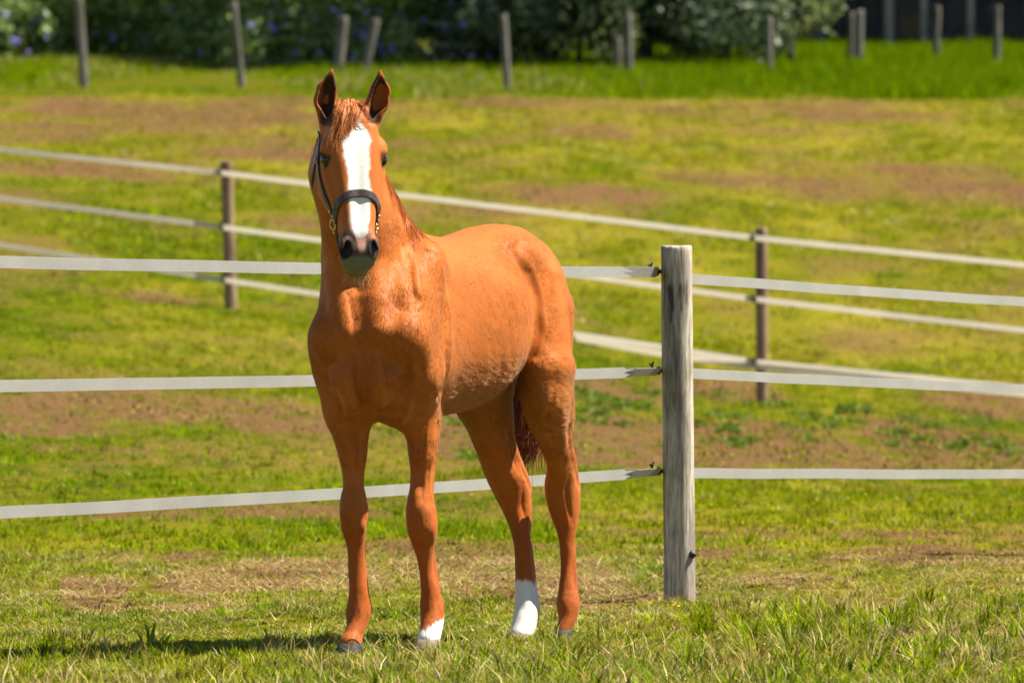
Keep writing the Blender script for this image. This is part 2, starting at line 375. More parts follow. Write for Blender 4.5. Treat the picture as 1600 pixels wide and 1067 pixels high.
def worn_litter():
    # low dead stubble, crumbs and litter that break up the worn places further off
    for (n0, d0, d1, mg, hh, ww, lab) in ((105000, 26.5, 46, 1.8, .016, .010, 'dead stubble and litter on the worn earth between the two tape fences'), (130000, 46, 112, 5.0, .030, .024, 'dead stubble on the worn patches of the rising field')):
        X, Y = scatter(n0, d0, d1, mg); s = soil(X, Y); k = rng.random(len(X)) < s * (.25 + 1.1 * sstep(.42, .6, fbm(X * 4 * 30 / Y, Y * 1.4 * 30 / Y, 4.9, 3))); X, Y = X[k], Y[k]; n = len(X)
        cl = np.clip((fbm(X * 3 * 30 / Y, Y * 30 / Y, 7.9, 3) - .3) * 9 + rng.normal(0, 1.2, n), 0, 5).astype(int); c = BROWN[cl] * rng.normal(1, .35, (n, 1)).clip(.35, 2.0)
        ol = rng.random(n) < .22; c[ol] = np.array([.19, .19, .02]) * rng.normal(1, .3, (ol.sum(), 1)).clip(.5, 1.6)
        blades('dead_stubble', X, Y, hh * rng.uniform(.3, 1.4, n), ww * rng.uniform(.5, 1.5, n), np.clip(rng.normal(.6, .25, n), 0, .98), c, MAT_STRAW, 1, lab)
MAT_CLOD = leaf_mat('earth_clod', 0.0, .95, .1)
near_grass()
worn_litter()
def mid_grass():
    X, Y = scatter(72000, 31.3, 64, 3.2, .85); s = soil(X, Y); cl = fbm(X * 1.6, Y * .9, 1.1, 3)
    k = rng.random(len(X)) < np.clip((1 - s) ** 1.2 * (.30 + 1.0 * sstep(.35, .62, cl)), .30, 1); X, Y, s = X[k], Y[k], s[k]; n = len(X); big = rng.random(n) ** 2
    tufts('grass', X, Y, .03 + .09 * big, (.022 + .05 * big) * (1 - .4 * s), (6 + 16 * big).astype(int), .008 + .006 * rng.random(n), MAT_GRASS, 'short green grass of the field round the far tape fence', .05, .25, .6, .85, 1)
    X, Y = scatter(88000, 63, 111, 5.5); s = soil(X, Y); cl = fbm(X * 1.0, Y * .3, 1.1, 3)
    k = rng.random(len(X)) < np.clip((1 - s) ** 1.2 * (.25 + 1.1 * sstep(.35, .62, cl)), .17, 1); X, Y, s = X[k], Y[k], s[k]; n = len(X); big = rng.random(n) ** 2
    tufts('grass', X, Y, .06 + .18 * big, (.03 + .06 * big) * (1 - .4 * s), (5 + 12 * big).astype(int), .015 + .012 * rng.random(n), MAT_GRASS, 'yellowing grass of the rising field behind the far fence', .06, .2, .6, 1.0, 1)
    X, Y = scatter(220000, 106.5, 131, 7.5); n = len(X)
    e = 110.0 + (fbm(X * .5, 0, 2.2, 4) - .5) * 24 + rng.normal(0, 1.2, n); k = Y > e; X, Y = X[k], Y[k]; n = len(X)
    right = sstep(-1.0, 3.0, X)
    h = (.25 + .75 * sstep(0, 7, Y - e[k])) * (.10 + .16 * rng.random(n)) * (1 + .25 * right) * (.6 + .8 * fbm(X * 1.2, Y * .5, 3.3, 3))
    c = GREEN[rng.integers(0, 4, n)] * rng.normal(1.05, .18, (n, 1)).clip(.5, 1.7) * np.array([1.0, .95, .3]); lf = (1 - right)[:, None]; c = c * (1 + lf * np.array([.35, .2, 4.0])); td = (rng.random(n) < .28 * lf[:, 0] * sstep(.45, .6, fbm(X * .9, Y * .3, 5.1, 3))); c[td] = TAN[rng.integers(0, 3, td.sum())]
    blades('grass', X, Y, h, .02 + .02 * rng.random(n), np.clip(rng.normal(.35, .2, n), 0, .9), c, MAT_GRASS, 1, 'tall bright green grass along the foot of the hedge')
mid_grass()
# ------------------------------------------------------------------ wood, tape and plastic
def wood_mat(name, c0, c1, c2, scale=30.0, stain=0.0):
    m, nt, N, L, P = new_mat(name)
    tc = N.new('ShaderNodeTexCoord'); mp = N.new('ShaderNodeMapping'); mp.inputs['Scale'].default_value = (1, 1, .085)
    L.new(tc.outputs['Object'], mp.inputs['Vector'])
    n = N.new('ShaderNodeTexNoise'); n.inputs['Scale'].default_value = scale * 3; n.inputs['Detail'].default_value = 7; n.inputs['Roughness'].default_value = .7
    L.new(mp.outputs['Vector'], n.inputs['Vector'])
    n2 = N.new('ShaderNodeTexNoise'); n2.inputs['Scale'].default_value = scale * .7; n2.inputs['Detail'].default_value = 4
    mp2 = N.new('ShaderNodeMapping'); mp2.inputs['Scale'].default_value = (1, 1, .12); L.new(tc.outputs['Object'], mp2.inputs['Vector']); L.new(mp2.outputs['Vector'], n2.inputs['Vector'])
    r = N.new('ShaderNodeValToRGB'); e = r.color_ramp.elements; e[0].position = .30; e[0].color = (*c0, 1); e[1].position = .72; e[1].color = (*c2, 1)
    k = e.new(.5); k.color = (*c1, 1)
    L.new(n.outputs['Fac'], r.inputs['Fac'])
    x = N.new('ShaderNodeMix'); x.data_type = 'RGBA'; x.blend_type = 'MULTIPLY'
    r2 = N.new('ShaderNodeValToRGB'); r2.color_ramp.elements[0].position = .36; r2.color_ramp.elements[0].color = (.42, .40, .40, 1); r2.color_ramp.elements[1].position = .56; r2.color_ramp.elements[1].color = (1, 1, 1, 1)
    L.new(n2.outputs['Fac'], r2.inputs['Fac']); x.inputs[0].default_value = .8
    L.new(r.outputs['Color'], x.inputs[6]); L.new(r2.outputs['Color'], x.inputs[7])
    out = x.outputs[2]
    if stain:
        a = N.new('ShaderNodeAttribute'); a.attribute_name = 'stain'
        y = N.new('ShaderNodeMix'); y.data_type = 'RGBA'; L.new(a.outputs['Fac'], y.inputs[0]); L.new(out, y.inputs[6]); y.inputs[7].default_value = (.035, .034, .036, 1); out = y.outputs[2]
    L.new(out, P.inputs['Base Color']); P.inputs['Roughness'].default_value = .85; P.inputs['Specular IOR Level'].default_value = .2
    b = N.new('ShaderNodeBump'); b.inputs['Strength'].default_value = .9; b.inputs['Distance'].default_value = .004
    L.new(n.outputs['Fac'], b.inputs['Height']); L.new(b.outputs['Normal'], P.inputs['Normal'])
    return m
MAT_POST = wood_mat('weathered_grey_wood', (.15, .115, .08), (.42, .36, .29), (.74, .69, .61), 30, .9)
MAT_POST2 = wood_mat('brown_post_wood', (.16, .10, .06), (.29, .195, .12), (.42, .31, .20), 26)
MAT_POST3 = wood_mat('old_grey_wood', (.085, .08, .07), (.165, .155, .135), (.25, .23, .20), 20)
MAT_BLACK = simple_mat('black_plastic', (.012, .012, .014), .38, .5)
def tape_mat(trans=.45, c0=(.37, .36, .335, 1), c1=(.56, .55, .515, 1)):
    m, nt, N, L, P = new_mat('white_fence_tape')
    a = N.new('ShaderNodeAttribute'); a.attribute_name = 'uvt'      # x along, y across the tape
    sp = N.new('ShaderNodeSeparateColor'); L.new(a.outputs['Color'], sp.inputs['Color'])
    w = N.new('ShaderNodeMath'); w.operation = 'MULTIPLY'; w.inputs[1].default_value = 75.0; L.new(sp.outputs['Green'], w.inputs[0])
    s = N.new('ShaderNodeMath'); s.operation = 'SINE'; L.new(w.outputs[0], s.inputs[0])
    n = N.new('ShaderNodeTexNoise'); n.inputs['Scale'].default_value = 240; n.inputs['Detail'].default_value = 3
    tc = N.new('ShaderNodeTexCoord'); L.new(tc.outputs['Object'], n.inputs['Vector'])
    n3 = N.new('ShaderNodeTexNoise'); n3.inputs['Scale'].default_value = 5; n3.inputs['Detail'].default_value = 4; L.new(tc.outputs['Object'], n3.inputs['Vector'])
    ad = N.new('ShaderNodeMath'); ad.operation = 'MULTIPLY_ADD'; ad.inputs[1].default_value = .12; L.new(s.outputs[0], ad.inputs[0]); L.new(n.outputs['Fac'], ad.inputs[2])
    ad2 = N.new('ShaderNodeMath'); ad2.operation = 'MULTIPLY_ADD'; ad2.inputs[1].default_value = .5; L.new(n3.outputs['Fac'], ad2.inputs[0]); L.new(ad.outputs[0], ad2.inputs[2])
    r = N.new('ShaderNodeValToRGB'); r.color_ramp.elements[0].position = .42; r.color_ramp.elements[0].color = c0; r.color_ramp.elements[1].position = .95; r.color_ramp.elements[1].color = c1
    L.new(ad2.outputs[0], r.inputs['Fac']); L.new(r.outputs['Color'], P.inputs['Base Color']); P.inputs['Roughness'].default_value = .45; P.inputs['Specular IOR Level'].default_value = .35
    t = N.new('ShaderNodeBsdfTranslucent'); L.new(r.outputs['Color'], t.inputs['Color'])
    x = N.new('ShaderNodeMixShader'); x.inputs[0].default_value = trans
    L.new(P.outputs[0], x.inputs[1]); L.new(t.outputs[0], x.inputs[2]); L.new(x.outputs[0], N['Material Output'].inputs['Surface'])
    return m
MAT_TAPE = tape_mat(); MAT_TAPE2 = tape_mat(.74, (.72, .68, .61, 1), (.83, .79, .72, 1))

def tape(P0, P1, parent, width=.04, sag=.012, twist0=0.0, twist1=0.0, fold=None, wob=.12, seed=0, mat=None):
    """woven tape between two points; fold = (start share, angle) turns the last stretch about its length"""
    P0 = np.asarray(P0, float); P1 = np.asarray(P1, float); n = 70
    t = np.linspace(0, 1, n); L_ = np.linalg.norm(P1 - P0)
    C = P0 + (P1 - P0) * t[:, None]; C[:, 2] -= sag * 4 * t * (1 - t)
    C[:, 2] += (fbm(t * 6, seed + .5, 1.1, 2) - .5) * .006
    d = (P1 - P0) / L_; side = np.cross(d, [0, 0, 1.0]); side /= np.linalg.norm(side); up = np.cross(side, d)
    an = twist0 + (twist1 - twist0) * t + (fbm(t * 5, seed * 3.3, 7.7, 2) - .5) * wob
    if fold: an = an + fold[1] * sstep(fold[0], fold[0] + .012, t)
    u = np.cos(an)[:, None] * up + np.sin(an)[:, None] * side; nn = np.cross(u, d)
    th = .0009
    rows = []
    for sh in (-.5, 0, .5): rows.append(C + u * width * sh + nn * th)
    for sh in (.5, 0, -.5): rows.append(C + u * width * sh - nn * th)
    V = np.stack(rows, 1).reshape(-1, 3); q = []
    for k in range(n - 1):
        for j in range(6):
            a, b = k * 6 + j, k * 6 + (j + 1) % 6; q.append((a, b, b + 6, a + 6))
    uv = np.zeros((len(V), 3)); uv[:, 0] = np.repeat(t * L_, 6); uv[:, 1] = np.tile([0, .5, 1, 1, .5, 0], n)
    o = mesh_np('tape', V, [(0, 5, 1), (1, 5, 4), (1, 4, 2), (2, 4, 3)], q, mat or MAT_TAPE, parent, False, {'uvt': uv})
    return o

def post(name, base, top, r, mat, parent, seg=40, rings=70, rough=.05, stain=None, seed=0.0):
    base = np.asarray(base, float); top = np.asarray(top, float)
    t = np.concatenate([np.linspace(0, 1, rings), [1, 1]]); an = np.arange(seg) * 2 * math.pi / seg
    T, A = np.meshgrid(t, an, indexing='ij')
    k = 1 + rough * (fbm(np.cos(A) * 2 + seed, np.sin(A) * 2, T * 3, 3) - .5) * 2.2 - rough * .9 * sstep(.60, .72, fbm(np.cos(A) * 7 + seed, np.sin(A) * 7, T * 2.2, 3)) + .05 * (1 - T) * .5
    k[-2] *= .94; k[-1] *= .02; T = T.copy(); T[-2] += .004; T[-1] += .003
    T[-3:] += .006 * (fbm(np.cos(A[-3:]) * 3, np.sin(A[-3:]) * 3, 5.5, 2) - .5)
    ax = top - base; ln = np.linalg.norm(ax); ax /= ln
    e1 = np.cross([0, 1.0, 0], ax); e1 /= np.linalg.norm(e1); e2 = np.cross(ax, e1)
    V = base + T[..., None] * ln * ax + (k * r)[..., None] * (np.cos(A)[..., None] * e1 + np.sin(A)[..., None] * e2)
    m, n = T.shape; i = np.arange(n); j = (i + 1) % n
    q = np.concatenate([np.stack([a * n + i, a * n + j, (a + 1) * n + j, (a + 1) * n + i], 1) for a in range(m - 1)])
    at = None
    if stain:
        px = 800 + V[..., 0] * FPX / V[..., 1]; py = HOR + (CAMZ - V[..., 2]) * FPX / V[..., 1]
        z = V[..., 2]; at = np.zeros(T.shape)
        for (x0, w, z0, z1, s) in stain:
            q0 = (A * r / r - x0); q0 = (q0 + math.pi) % (2 * math.pi) - math.pi
            wob = (fbm(T * 30, x0 * 5, 2.2, 3) - .5) * .25
            f = np.clip(1 - np.abs(q0 + wob) / (w * np.clip((z - z0) / (z1 - z0), 0, 1) ** .6 + 1e-3), 0, 1) * (z > z0) * sstep(z1 + .03, z1 - .02, z)
            at = np.maximum(at, s * sstep(0, .6, f))
        at = {'stain': at.ravel()}
    return mesh_np(name, V.reshape(-1, 3), None, q, mat, parent, True, at)

def insulator(p, direction, parent, wing=True, s=1.0, low=False):
    """black ring insulator screwed into the wood at p, pointing along direction"""
    d = np.asarray(direction, float); d /= np.linalg.norm(d); up = np.array([0, 0, 1.0]); g = Geo()
    p = np.asarray(p, float)
    sg = 6 if low else 12
    g.tube([p - d * .01, p + d * .012 * s], .009 * s, sg)
    g.tube([p + d * .012 * s, p + d * .020 * s, p + d * .030 * s], np.array([.017, .019, .013]) * s, sg)
    g.tube([p + d * .030 * s, p + d * .040 * s], .008 * s, sg)
    if wing:
        c = p + d * .044 * s; f = np.cross(d, up)
        g.tube([c - up * .020 * s, c + up * .006 * s, c + up * .022 * s + d * .004, c + up * .040 * s - d * .004 * s], np.array([.007, .008, .0055, .003]) * s, sg)
        g.tube([c + up * .02 * s, c + up * .030 * s + d * .016 * s], np.array([.0055, .003]) * s, sg)
        g.box(c - up * .006 * s, np.array([.012, .034, .020]) * s, [d, f, up])
    return g.build('insulator', MAT_BLACK, parent, True)

# near fence: grey round post, three tapes to each side
fence = empty('tape_fence', (W(1061, 935, 27.6)[0], 27.6, gz0(W(1061, 935, 27.6)[0], 27.6)), 'near white tape fence on the thick grey weathered post beside the chestnut horse', 'fence')
pb = W(1062.5, 948, 27.6); pb[2] = gz0(pb[0], pb[1]) - .25
pt = W(1056.5, 386.5, 27.6)
ext = pt + (W(1062.5, 940, 27.6) - pt) * ((pt[2] - pb[2]) / (pt[2] - W(1062.5, 940, 27.6)[2]))
PR = 24.3 * 27.6 / FPX
near_post = post('post', ext, pt, PR, MAT_POST, fence, 48, 110, .035, [(-1.95, .34, 1.02, 1.155, .95), (-1.35, .24, 1.06, 1.16, .9), (-.9, .2, 1.085, 1.165, .85), (-2.5, .22, 1.08, 1.2, .6)], 2.0)
FY = 27.6
TL = [((0, 403), (1025, 424.5)), ((0, 597), (1028, 579)), ((0, 795), (1028, 736))]
DL = 23.8
for k, ((ax_, ay_), (bx_, by_)) in enumerate(TL):
    A = W(ax_, ay_, DL); B = W(bx_ + 2, by_ + 1, FY - .02)
    far = A + (A - B) * .42
    o = tape(far, B, fence, .041, .014, 0, 0, (.955, .75 if k else .25), .10, k + 1)
    ip = W(1036 - (0 if k else 2), by_, FY)
    insulator(ip, (-1, -.05, 0), near_post, True, .9)
# fold lines near the post, then the right hand run
TR = [((1083, 435), (1600, 470)), ((1085, 583), (1600, 606)), ((1085, 738), (1600, 738.5))]
for k, ((ax_, ay_), (bx_, by_)) in enumerate(TR):
    A = W(ax_ - 22, ay_ - (1.2 if k < 2 else 0), FY + .03); B = W(bx_, by_, 31.0)
    tape(A, B + (B - A) * .30, fence, .0395, .006, 0, 0, None, .12, k + 9)
insulator(W(1078, 866, FY - .03), (.55, -.83, .05), near_post, False, .85)
# the run ends on posts a few metres beyond the picture on both sides
for (tp, D0) in ((TL, None), (TR, 1)):
    if D0 is None: c = W(0, 597, DL) + (W(0, 597, DL) - W(1028, 579, FY)) * .43
    else: c = W(1600, 606, 31.0) + (W(1600, 606, 31.0) - W(1063, 582, FY)) * .31
    zb = gz0(c[0], c[1]); post('post', (c[0], c[1], zb - .2), (c[0], c[1], zb + 1.36), PR, MAT_POST, fence, 24, 30, .03, None, 5.0)

# far fence: two thin brown posts in view, three tapes running down the slope
DA, DB = 62.0, 57.0
ffence = empty('tape_fence', (W(1190, 625, DB)[0], DB, gz0(W(1190, 625, DB)[0], DB)), 'far white tape fence on thin brown posts crossing the field behind the horse', 'fence')
fposts = []
for (px, tx, ty, by, D, wpx) in ((362.5, 353.5, 253, 500, DA, 19.5), (1191.5, 1189.5, 357, 628, DB, 19.5)):
    t_ = W(tx, ty, D); b_ = W(px, by, D); b_[2] = min(b_[2], gz0(b_[0], D)) - .1
    fposts.append(post('post', b_, t_, wpx / 2 * D / FPX, MAT_POST2, ffence, 20, 30, .06, None, px * .01))
FT = [[(0, 234), (347, 270.5), (1181, 372), (1600, 414)], [(0, 310), (350, 355.5), (1183, 468), (1600, 516)], [(0, 383), (352, 437.5), (1184, 566), (1600, 606)]]
DD = [62.6, DA - .06, DB - .06, 55.0]
for k, row in enumerate(FT):
    Pt = [W(p[0], p[1], D) for p, D in zip(row, DD)]
    Pt[0] = Pt[0] + (Pt[0] - Pt[1]) * .5; Pt[3] = Pt[3] + (Pt[3] - Pt[2]) * .6
    for j in range(3): tape(Pt[j], Pt[j + 1], ffence, .043, .0, 0, 0, None, .2, k * 3 + j + 20, MAT_TAPE2)
    for j in (1, 2): insulator(Pt[j] + np.array([.03, .04, 0]), (-1, -.2, 0), fposts[j - 1], True, 1.35, True)
# a second, slacker strand under the lowest tape on the right
A = W(900, 528, 58.4); B = W(1184, 572, DB - .08); C = W(1600, 616, 55.0)
tape(A, B, ffence, .045, .02, 0, 0, None, .3, 51, MAT_TAPE2); tape(B, C + (C - B) * .6, ffence, .045, .0, 0, 0, None, .3, 52, MAT_TAPE2)

# old post and wire fence along the foot of the hedge
ofence = empty('wire_fence', (W(795, 150, 111.5)[0], 111.5, gz0(W(795, 150, 111.5)[0], 111.5)), 'old leaning grey post and wire fence along the foot of the hedge', 'fence')
#        top x, top y, base x, base y, width px, depth
OLD = [(123, -4, 132, 136, 13, 111.5), (364, 4, 379, 140, 12, 111.5), (786, 24, 795, 154, 12, 111.3), (536, 26, 526, 118, 17, 115.6), (587, 30, 565, 122, 14, 115.6),
       (981, 22, 983, 112, 13, 115.2), (965, 58, 965, 112, 11, 115.6), (1201, 27, 1202, 104, 11, 115.6), (1342, 16, 1341, 102, 15, 119), (1330, 20, 1328, 102, 11, 119.4),
       (1464, 10, 1462, 92, 12, 120.5), (1559, 10, 1556, 104, 12, 119), (-120, 0, -112, 134, 13, 111.5), (1720, 20, 1722, 110, 13, 119)]
for k, (tx, ty, bx, by, wpx, D) in enumerate(OLD):
    t_ = W(tx, ty, D); b_ = W(bx, by, D); b_[2] = min(b_[2], gz0(b_[0], D)) - .1
    post('post', b_, t_, wpx / 2 * D / FPX, MAT_POST3, ofence, 14, 16, .10, None, k * 1.7)
g = Geo()
for f in (.35, .62, .88):
    for a, b in ((12, 0), (0, 1), (1, 2)):
        p = [];
        for q in (a, b):
            tx, ty, bx, by, wpx, D = OLD[q]; p.append(W(bx + (tx - bx) * f, by + (ty - by) * f, D - .07))
        mid = (p[0] + p[1]) / 2 - [0, 0, .03]; g.tube([p[0], mid, p[1]], .0022, 5)
g.build('wire', simple_mat('rusty_wire', (.16, .11, .08), .6, .4, .5), ofence)
# ------------------------------------------------------------------ hedge, trees and shed at the far edge
MAT_LEAF = leaf_mat('hedge_leaf', .42, .42, .35)
MAT_PETAL = leaf_mat('violet_petal', .35, .6, .2)
MAT_BARK = wood_mat('tree_bark', (.03, .025, .02), (.07, .055, .045), (.12, .10, .085), 10)
LEAFC = {'green': [(.055, .085, .022), (.075, .11, .03), (.10, .13, .04), (.045, .075, .02), (.13, .15, .055)],
         'grey': [(.12, .16, .085), (.16, .20, .11), (.08, .12, .06), (.20, .24, .13), (.06, .10, .045)],
         'dark': [(.03, .055, .02), (.045, .075, .03), (.06, .09, .04), (.10, .13, .06)],
         'pale': [(.14, .18, .06), (.19, .22, .08), (.09, .13, .05), (.24, .26, .11)]}
def leaf_cloud(lobes, n, size, cols, hang=0.0):
    """n leaves spread in the outer half of ellipsoid lobes (cx, cy, cz, rx, ry, rz), in clumps"""
    vol = np.array([l[3] * l[4] * l[5] for l in lobes]) ** .66; pick = rng.choice(len(lobes), n, p=vol / vol.sum())
    Lb = np.array(lobes)[pick]
    d = rng.normal(size=(n, 3)); d /= np.linalg.norm(d, axis=1)[:, None]
    r = .45 + .60 * rng.random(n) ** .6
    P = Lb[:, :3] + d * r[:, None] * Lb[:, 3:6]
    c = fbm(P[:, 0] * 2.1, P[:, 1] * 2.1, P[:, 2] * 2.1, 3)
    keep = c > .43; P, d = P[keep], d[keep]; n = len(P)
    a = d + rng.normal(0, .7, (n, 3)); a /= np.linalg.norm(a, axis=1)[:, None]           # leaf normal
    t = np.cross(a, rng.normal(size=(n, 3)) + [0, 0, -2 * hang]); t /= np.linalg.norm(t, axis=1)[:, None]; b = np.cross(a, t)
    L_ = size * (.6 + .8 * rng.random(n))[:, None]
    V = np.stack([P, P + (t * .5 + b * .32) * L_ + a * L_ * .06, P + t * L_, P + (t * .5 - b * .32) * L_ + a * L_ * .06], 1).reshape(-1, 3)
    Q = np.arange(n * 4).reshape(-1, 4)
    base = np.array(LEAFC[cols]) * {'green': 3.0, 'grey': 1.0, 'dark': 1.2, 'pale': 1.0}[cols]; clump = (fbm(P[:, 0] * .9, P[:, 1] * .9, P[:, 2] * 1.2, 2) - .5) * 4 + len(base) / 2
    ci = np.clip(clump + rng.normal(0, 1.0, n), 0, len(base) - 1).astype(int)
    C = base[ci] * rng.normal(1, .18, (n, 1)).clip(.5, 1.6)
    return V, Q, np.repeat(C, 4, 0)
def limb_tree(name, base, h, r, crowns, label, cat, cols, nleaf, size, group=None, lean=(0, 0), flowers=0, hang=0.0, trunk=True):
    t = empty(name, base, label, cat, group)
    base = np.asarray(base, float); top = base + [lean[0], lean[1], h]
    if trunk:
        g = Geo(); mid = (base + top) / 2 + [rng.normal(0, .06), rng.normal(0, .06), 0]
        g.tube([base - [0, 0, .2], base + [0, 0, .3], mid, top], [r * 1.5, r * 1.1, r * .85, r * .5], 10)
        for cx, cy, cz, rx, ry, rz in crowns:
            e = np.array([cx, cy, cz]); s = base + (top - base) * rng.uniform(.45, .95)
            g.tube([s, (s + e) / 2 + [0, 0, .15], e], [r * .4, r * .25, r * .1], 6)
        g.build('trunk', MAT_BARK, t, True)
    V, Q, C = leaf_cloud(crowns, nleaf, size, cols, hang)
    o = mesh_np('crown' if cat == 'tree' else 'foliage', V, None, Q, MAT_LEAF, t, False, {'col': C}); o['kind'] = 'stuff'
    if flowers:
        FV = []; FT = []; FC = []; k = 0
        Lb = np.array(crowns)
        for q in range(int(flowers * 4)):
            l = Lb[rng.integers(len(Lb))]; d = rng.normal(size=3); d[1] = -abs(d[1]) - .4; d /= np.linalg.norm(d)
            p = l[:3] + d * l[3:6] * rng.uniform(1.0, 1.08); R = rng.uniform(.045, .075)
            a = d + rng.normal(0, .25, 3); a /= np.linalg.norm(a); u = np.cross(a, [.1, .2, 1]); u /= np.linalg.norm(u); v = np.cross(a, u)
            ring = [p + R * (math.cos(s) * u + math.sin(s) * v) * (1 if s_ % 2 else .86) + a * R * .35 for s_, s in enumerate(np.arange(10) * math.pi / 5)]
            FV += [p - a * R * .5] + ring; FT += [(k, k + 1 + j, k + 1 + (j + 1) % 10) for j in range(10)]; k += 11
            c = np.array([(.30, .24, .62), (.22, .20, .55), (.40, .36, .66), (.34, .22, .58)][rng.integers(4)]) * rng.uniform(.9, 1.4)
            FC += [np.clip(c * 1.3 + .1, 0, 1)] + [c] * 10
        o = mesh_np('blossom', np.array(FV), np.array(FT), None, MAT_PETAL, t, False, {'col': np.array(FC)}); o['kind'] = 'stuff'
    return t
def lobes_around(px0, px1, D, z0, z1, n, r):
    x0, x1 = (px0 - 800) * D / FPX, (px1 - 800) * D / FPX; out = []
    for q in range(n):
        f = (q + .5) / n; out.append((x0 + (x1 - x0) * f + rng.normal(0, .15), D + rng.normal(0, .5), rng.uniform(z0, z1), r * rng.uniform(.8, 1.2), r * rng.uniform(.8, 1.1), r * rng.uniform(.8, 1.25)))
    return out
def bush(px0, px1, D, label, cols, fl, low=.45, n=18000, size=.13):
    xm = ((px0 + px1) / 2 - 800) * D / FPX; zb = float(gz0(xm, D))
    cr = lobes_around(px0, px1, D, zb + .25, zb + .55, 6, .55) + lobes_around(px0, px1, D + .5, zb + 1.4, zb + 1.9, 4, .85) + lobes_around(px0, px1, D + .8, zb + 2.4, zb + 3.2, 4, .95)
    limb_tree('flowering_bush' if fl else 'bush', (xm, D + .4, zb), 2.0, .07, cr, label, 'bush', cols, n, size, None, (0, 0), fl)
bush(-170, 110, 121.5, 'dense green hedge bush with violet flowers left of the first leaning wire fence post', 'green', 16)
bush(90, 270, 121.8, 'dense green hedge bush with few flowers just right of the first wire fence post', 'green', 9)
bush(250, 420, 120.8, 'shady hedge bush behind the leaning second wire fence post', 'green', 10)
bush(400, 545, 118.8, 'hedge bush dotted with violet flowers left of the two stout old posts', 'green', 15)
bush(560, 720, 118.6, 'hedge bush thick with violet flowers between the stout old posts and the leaning post', 'green', 22)
bush(690, 800, 118.6, 'hedge bush with violet flowers just left of the third leaning wire fence post', 'grey', 16)
def far_tree(px, D, crown_px, label, cols, n, size, low, hang, fl=0, r=.12):
    x = (px - 800) * D / FPX; zb = float(gz0(x, D))
    cr = lobes_around(crown_px[0], crown_px[1], D - .8, zb + .4 * low, zb + .4 * low + .5, 6, .55) + lobes_around(crown_px[0], crown_px[1], D - .3, zb + low + .9, zb + low + 1.6, 5, .85) + lobes_around(crown_px[0], crown_px[1], D, zb + low + 2.2, zb + low + 3.6, 5, 1.1)
    limb_tree('broadleaf_tree', (x, D, zb), 3.4, r, cr, label, 'tree', cols, n, size, None, (rng.normal(0, .1), 0), fl, hang)
far_tree(558, 123.5, (500, 640), 'dark trunked tree rising between the two stout old posts', 'green', 12000, .13, 1.9, .3, 4, .10)
far_tree(860, 118.0, (790, 900), 'grey green leafy tree hanging low beside the third leaning fence post', 'grey', 20000, .15, 1.15, .5)
far_tree(905, 117.8, (885, 985), 'slim dark trunked tree with drooping pale leaves left of the paired short posts', 'pale', 9000, .14, 1.35, .8, 0, .055)
far_tree(1010, 117.8, (960, 1110), 'dark leafy tree behind the paired short posts', 'dark', 16000, .14, 1.4, .5)
far_tree(1130, 118.4, (1080, 1200), 'dark tree with scattered light leaves in the middle of the shady edge', 'dark', 13000, .14, 1.25, .5)
far_tree(1235, 119, (1190, 1295), 'tree with bright drooping leaf sprays beside the dark shed', 'pale', 7000, .15, 1.75, .9, 0, .06)
# the wood further back that closes the view
cr = lobes_around(-1300, 2700, 134.5, 3.0 + CAMZ - .6, 4.2 + CAMZ - .6, 40, 1.5) + lobes_around(-1400, 2900, 137, 3.0 + CAMZ, 5.0 + CAMZ, 44, 1.8) + lobes_around(-1400, 2900, 140, 3.3 + CAMZ - .5, 4.2 + CAMZ - .5, 40, 1.7) + lobes_around(-1500, 3000, 142, 6.2 + CAMZ, 7.5 + CAMZ, 40, 2.0) + lobes_around(-1500, 3000, 146, 9.0 + CAMZ, 11 + CAMZ, 32, 2.6)
V, Q, C = leaf_cloud(cr, 260000, .34, 'dark', .3)
tag(mesh_np('woodland', V, None, Q, MAT_LEAF, None, False, {'col': C}), 'dark mass of trees closing the view behind the hedge', kind='stuff')

# dark open fronted shed at the right
D = 128.0; zb = float(gz0(5.0, D))
shed = empty('shed', (W(1430, 90, D)[0], D, zb), 'dark open fronted timber shed with grey posts behind the tall grass', 'shed')
MAT_SHED = wood_mat('dark_shed_boards', (.12, .12, .13), (.18, .18, .19), (.25, .245, .25), 12)
MAT_ROOF = simple_mat('shed_roof_sheet', (.10, .10, .105), .6, .3, 0, .3, 6)
xl, xr = W(1285, 0, D)[0], W(1900, 0, D)[0]
nb = 26; bw = (xr - xl) / nb
for q in range(nb):
    g = Geo(); g.box((xl + bw * (q + .5), D + 4.0 + rng.normal(0, .004), zb + 1.35), (bw * .965, .03, 2.9)); g.build('board', MAT_SHED, shed)
for xs in (xl, xr):
    g = Geo(); g.box((xs, D + 2.0, zb + 1.35), (.04, 3.9, 2.9)); g.build('side_wall', MAT_SHED, shed)
g = Geo(); g.box(((xl + xr) / 2, D + 1.9, zb + 2.95), (xr - xl + .6, 5.2, .05), [(1, 0, 0), (0, .995, .1), (0, -.1, .995)]); g.build('roof', MAT_ROOF, shed)
for (px, wpx) in ((1389, 15), (1443, 12), (1516, 12), (1610, 14), (1740, 14)):
    b_ = W(px, 95, D + .1); post('post', (b_[0], b_[1], zb - .3), (b_[0], b_[1], zb + 2.85), wpx / 2 * D / FPX, MAT_POST, shed, 12, 12, .08, None, px * .1)
g = Geo(); p0 = W(1422, 42, D + .9); g.box(p0, (.36, .04, .42)); g.build('tan_panel', simple_mat('tan_board', (.16, .12, .06), .8, .2, 0, .2, 5), shed)
g = Geo(); p0 = W(1422, 12, D + 1.0); g.box(p0, (.40, .04, .26)); g.build('grey_panel', simple_mat('grey_board', (.10, .09, .085), .8, .2, 0, .2, 5), shed)
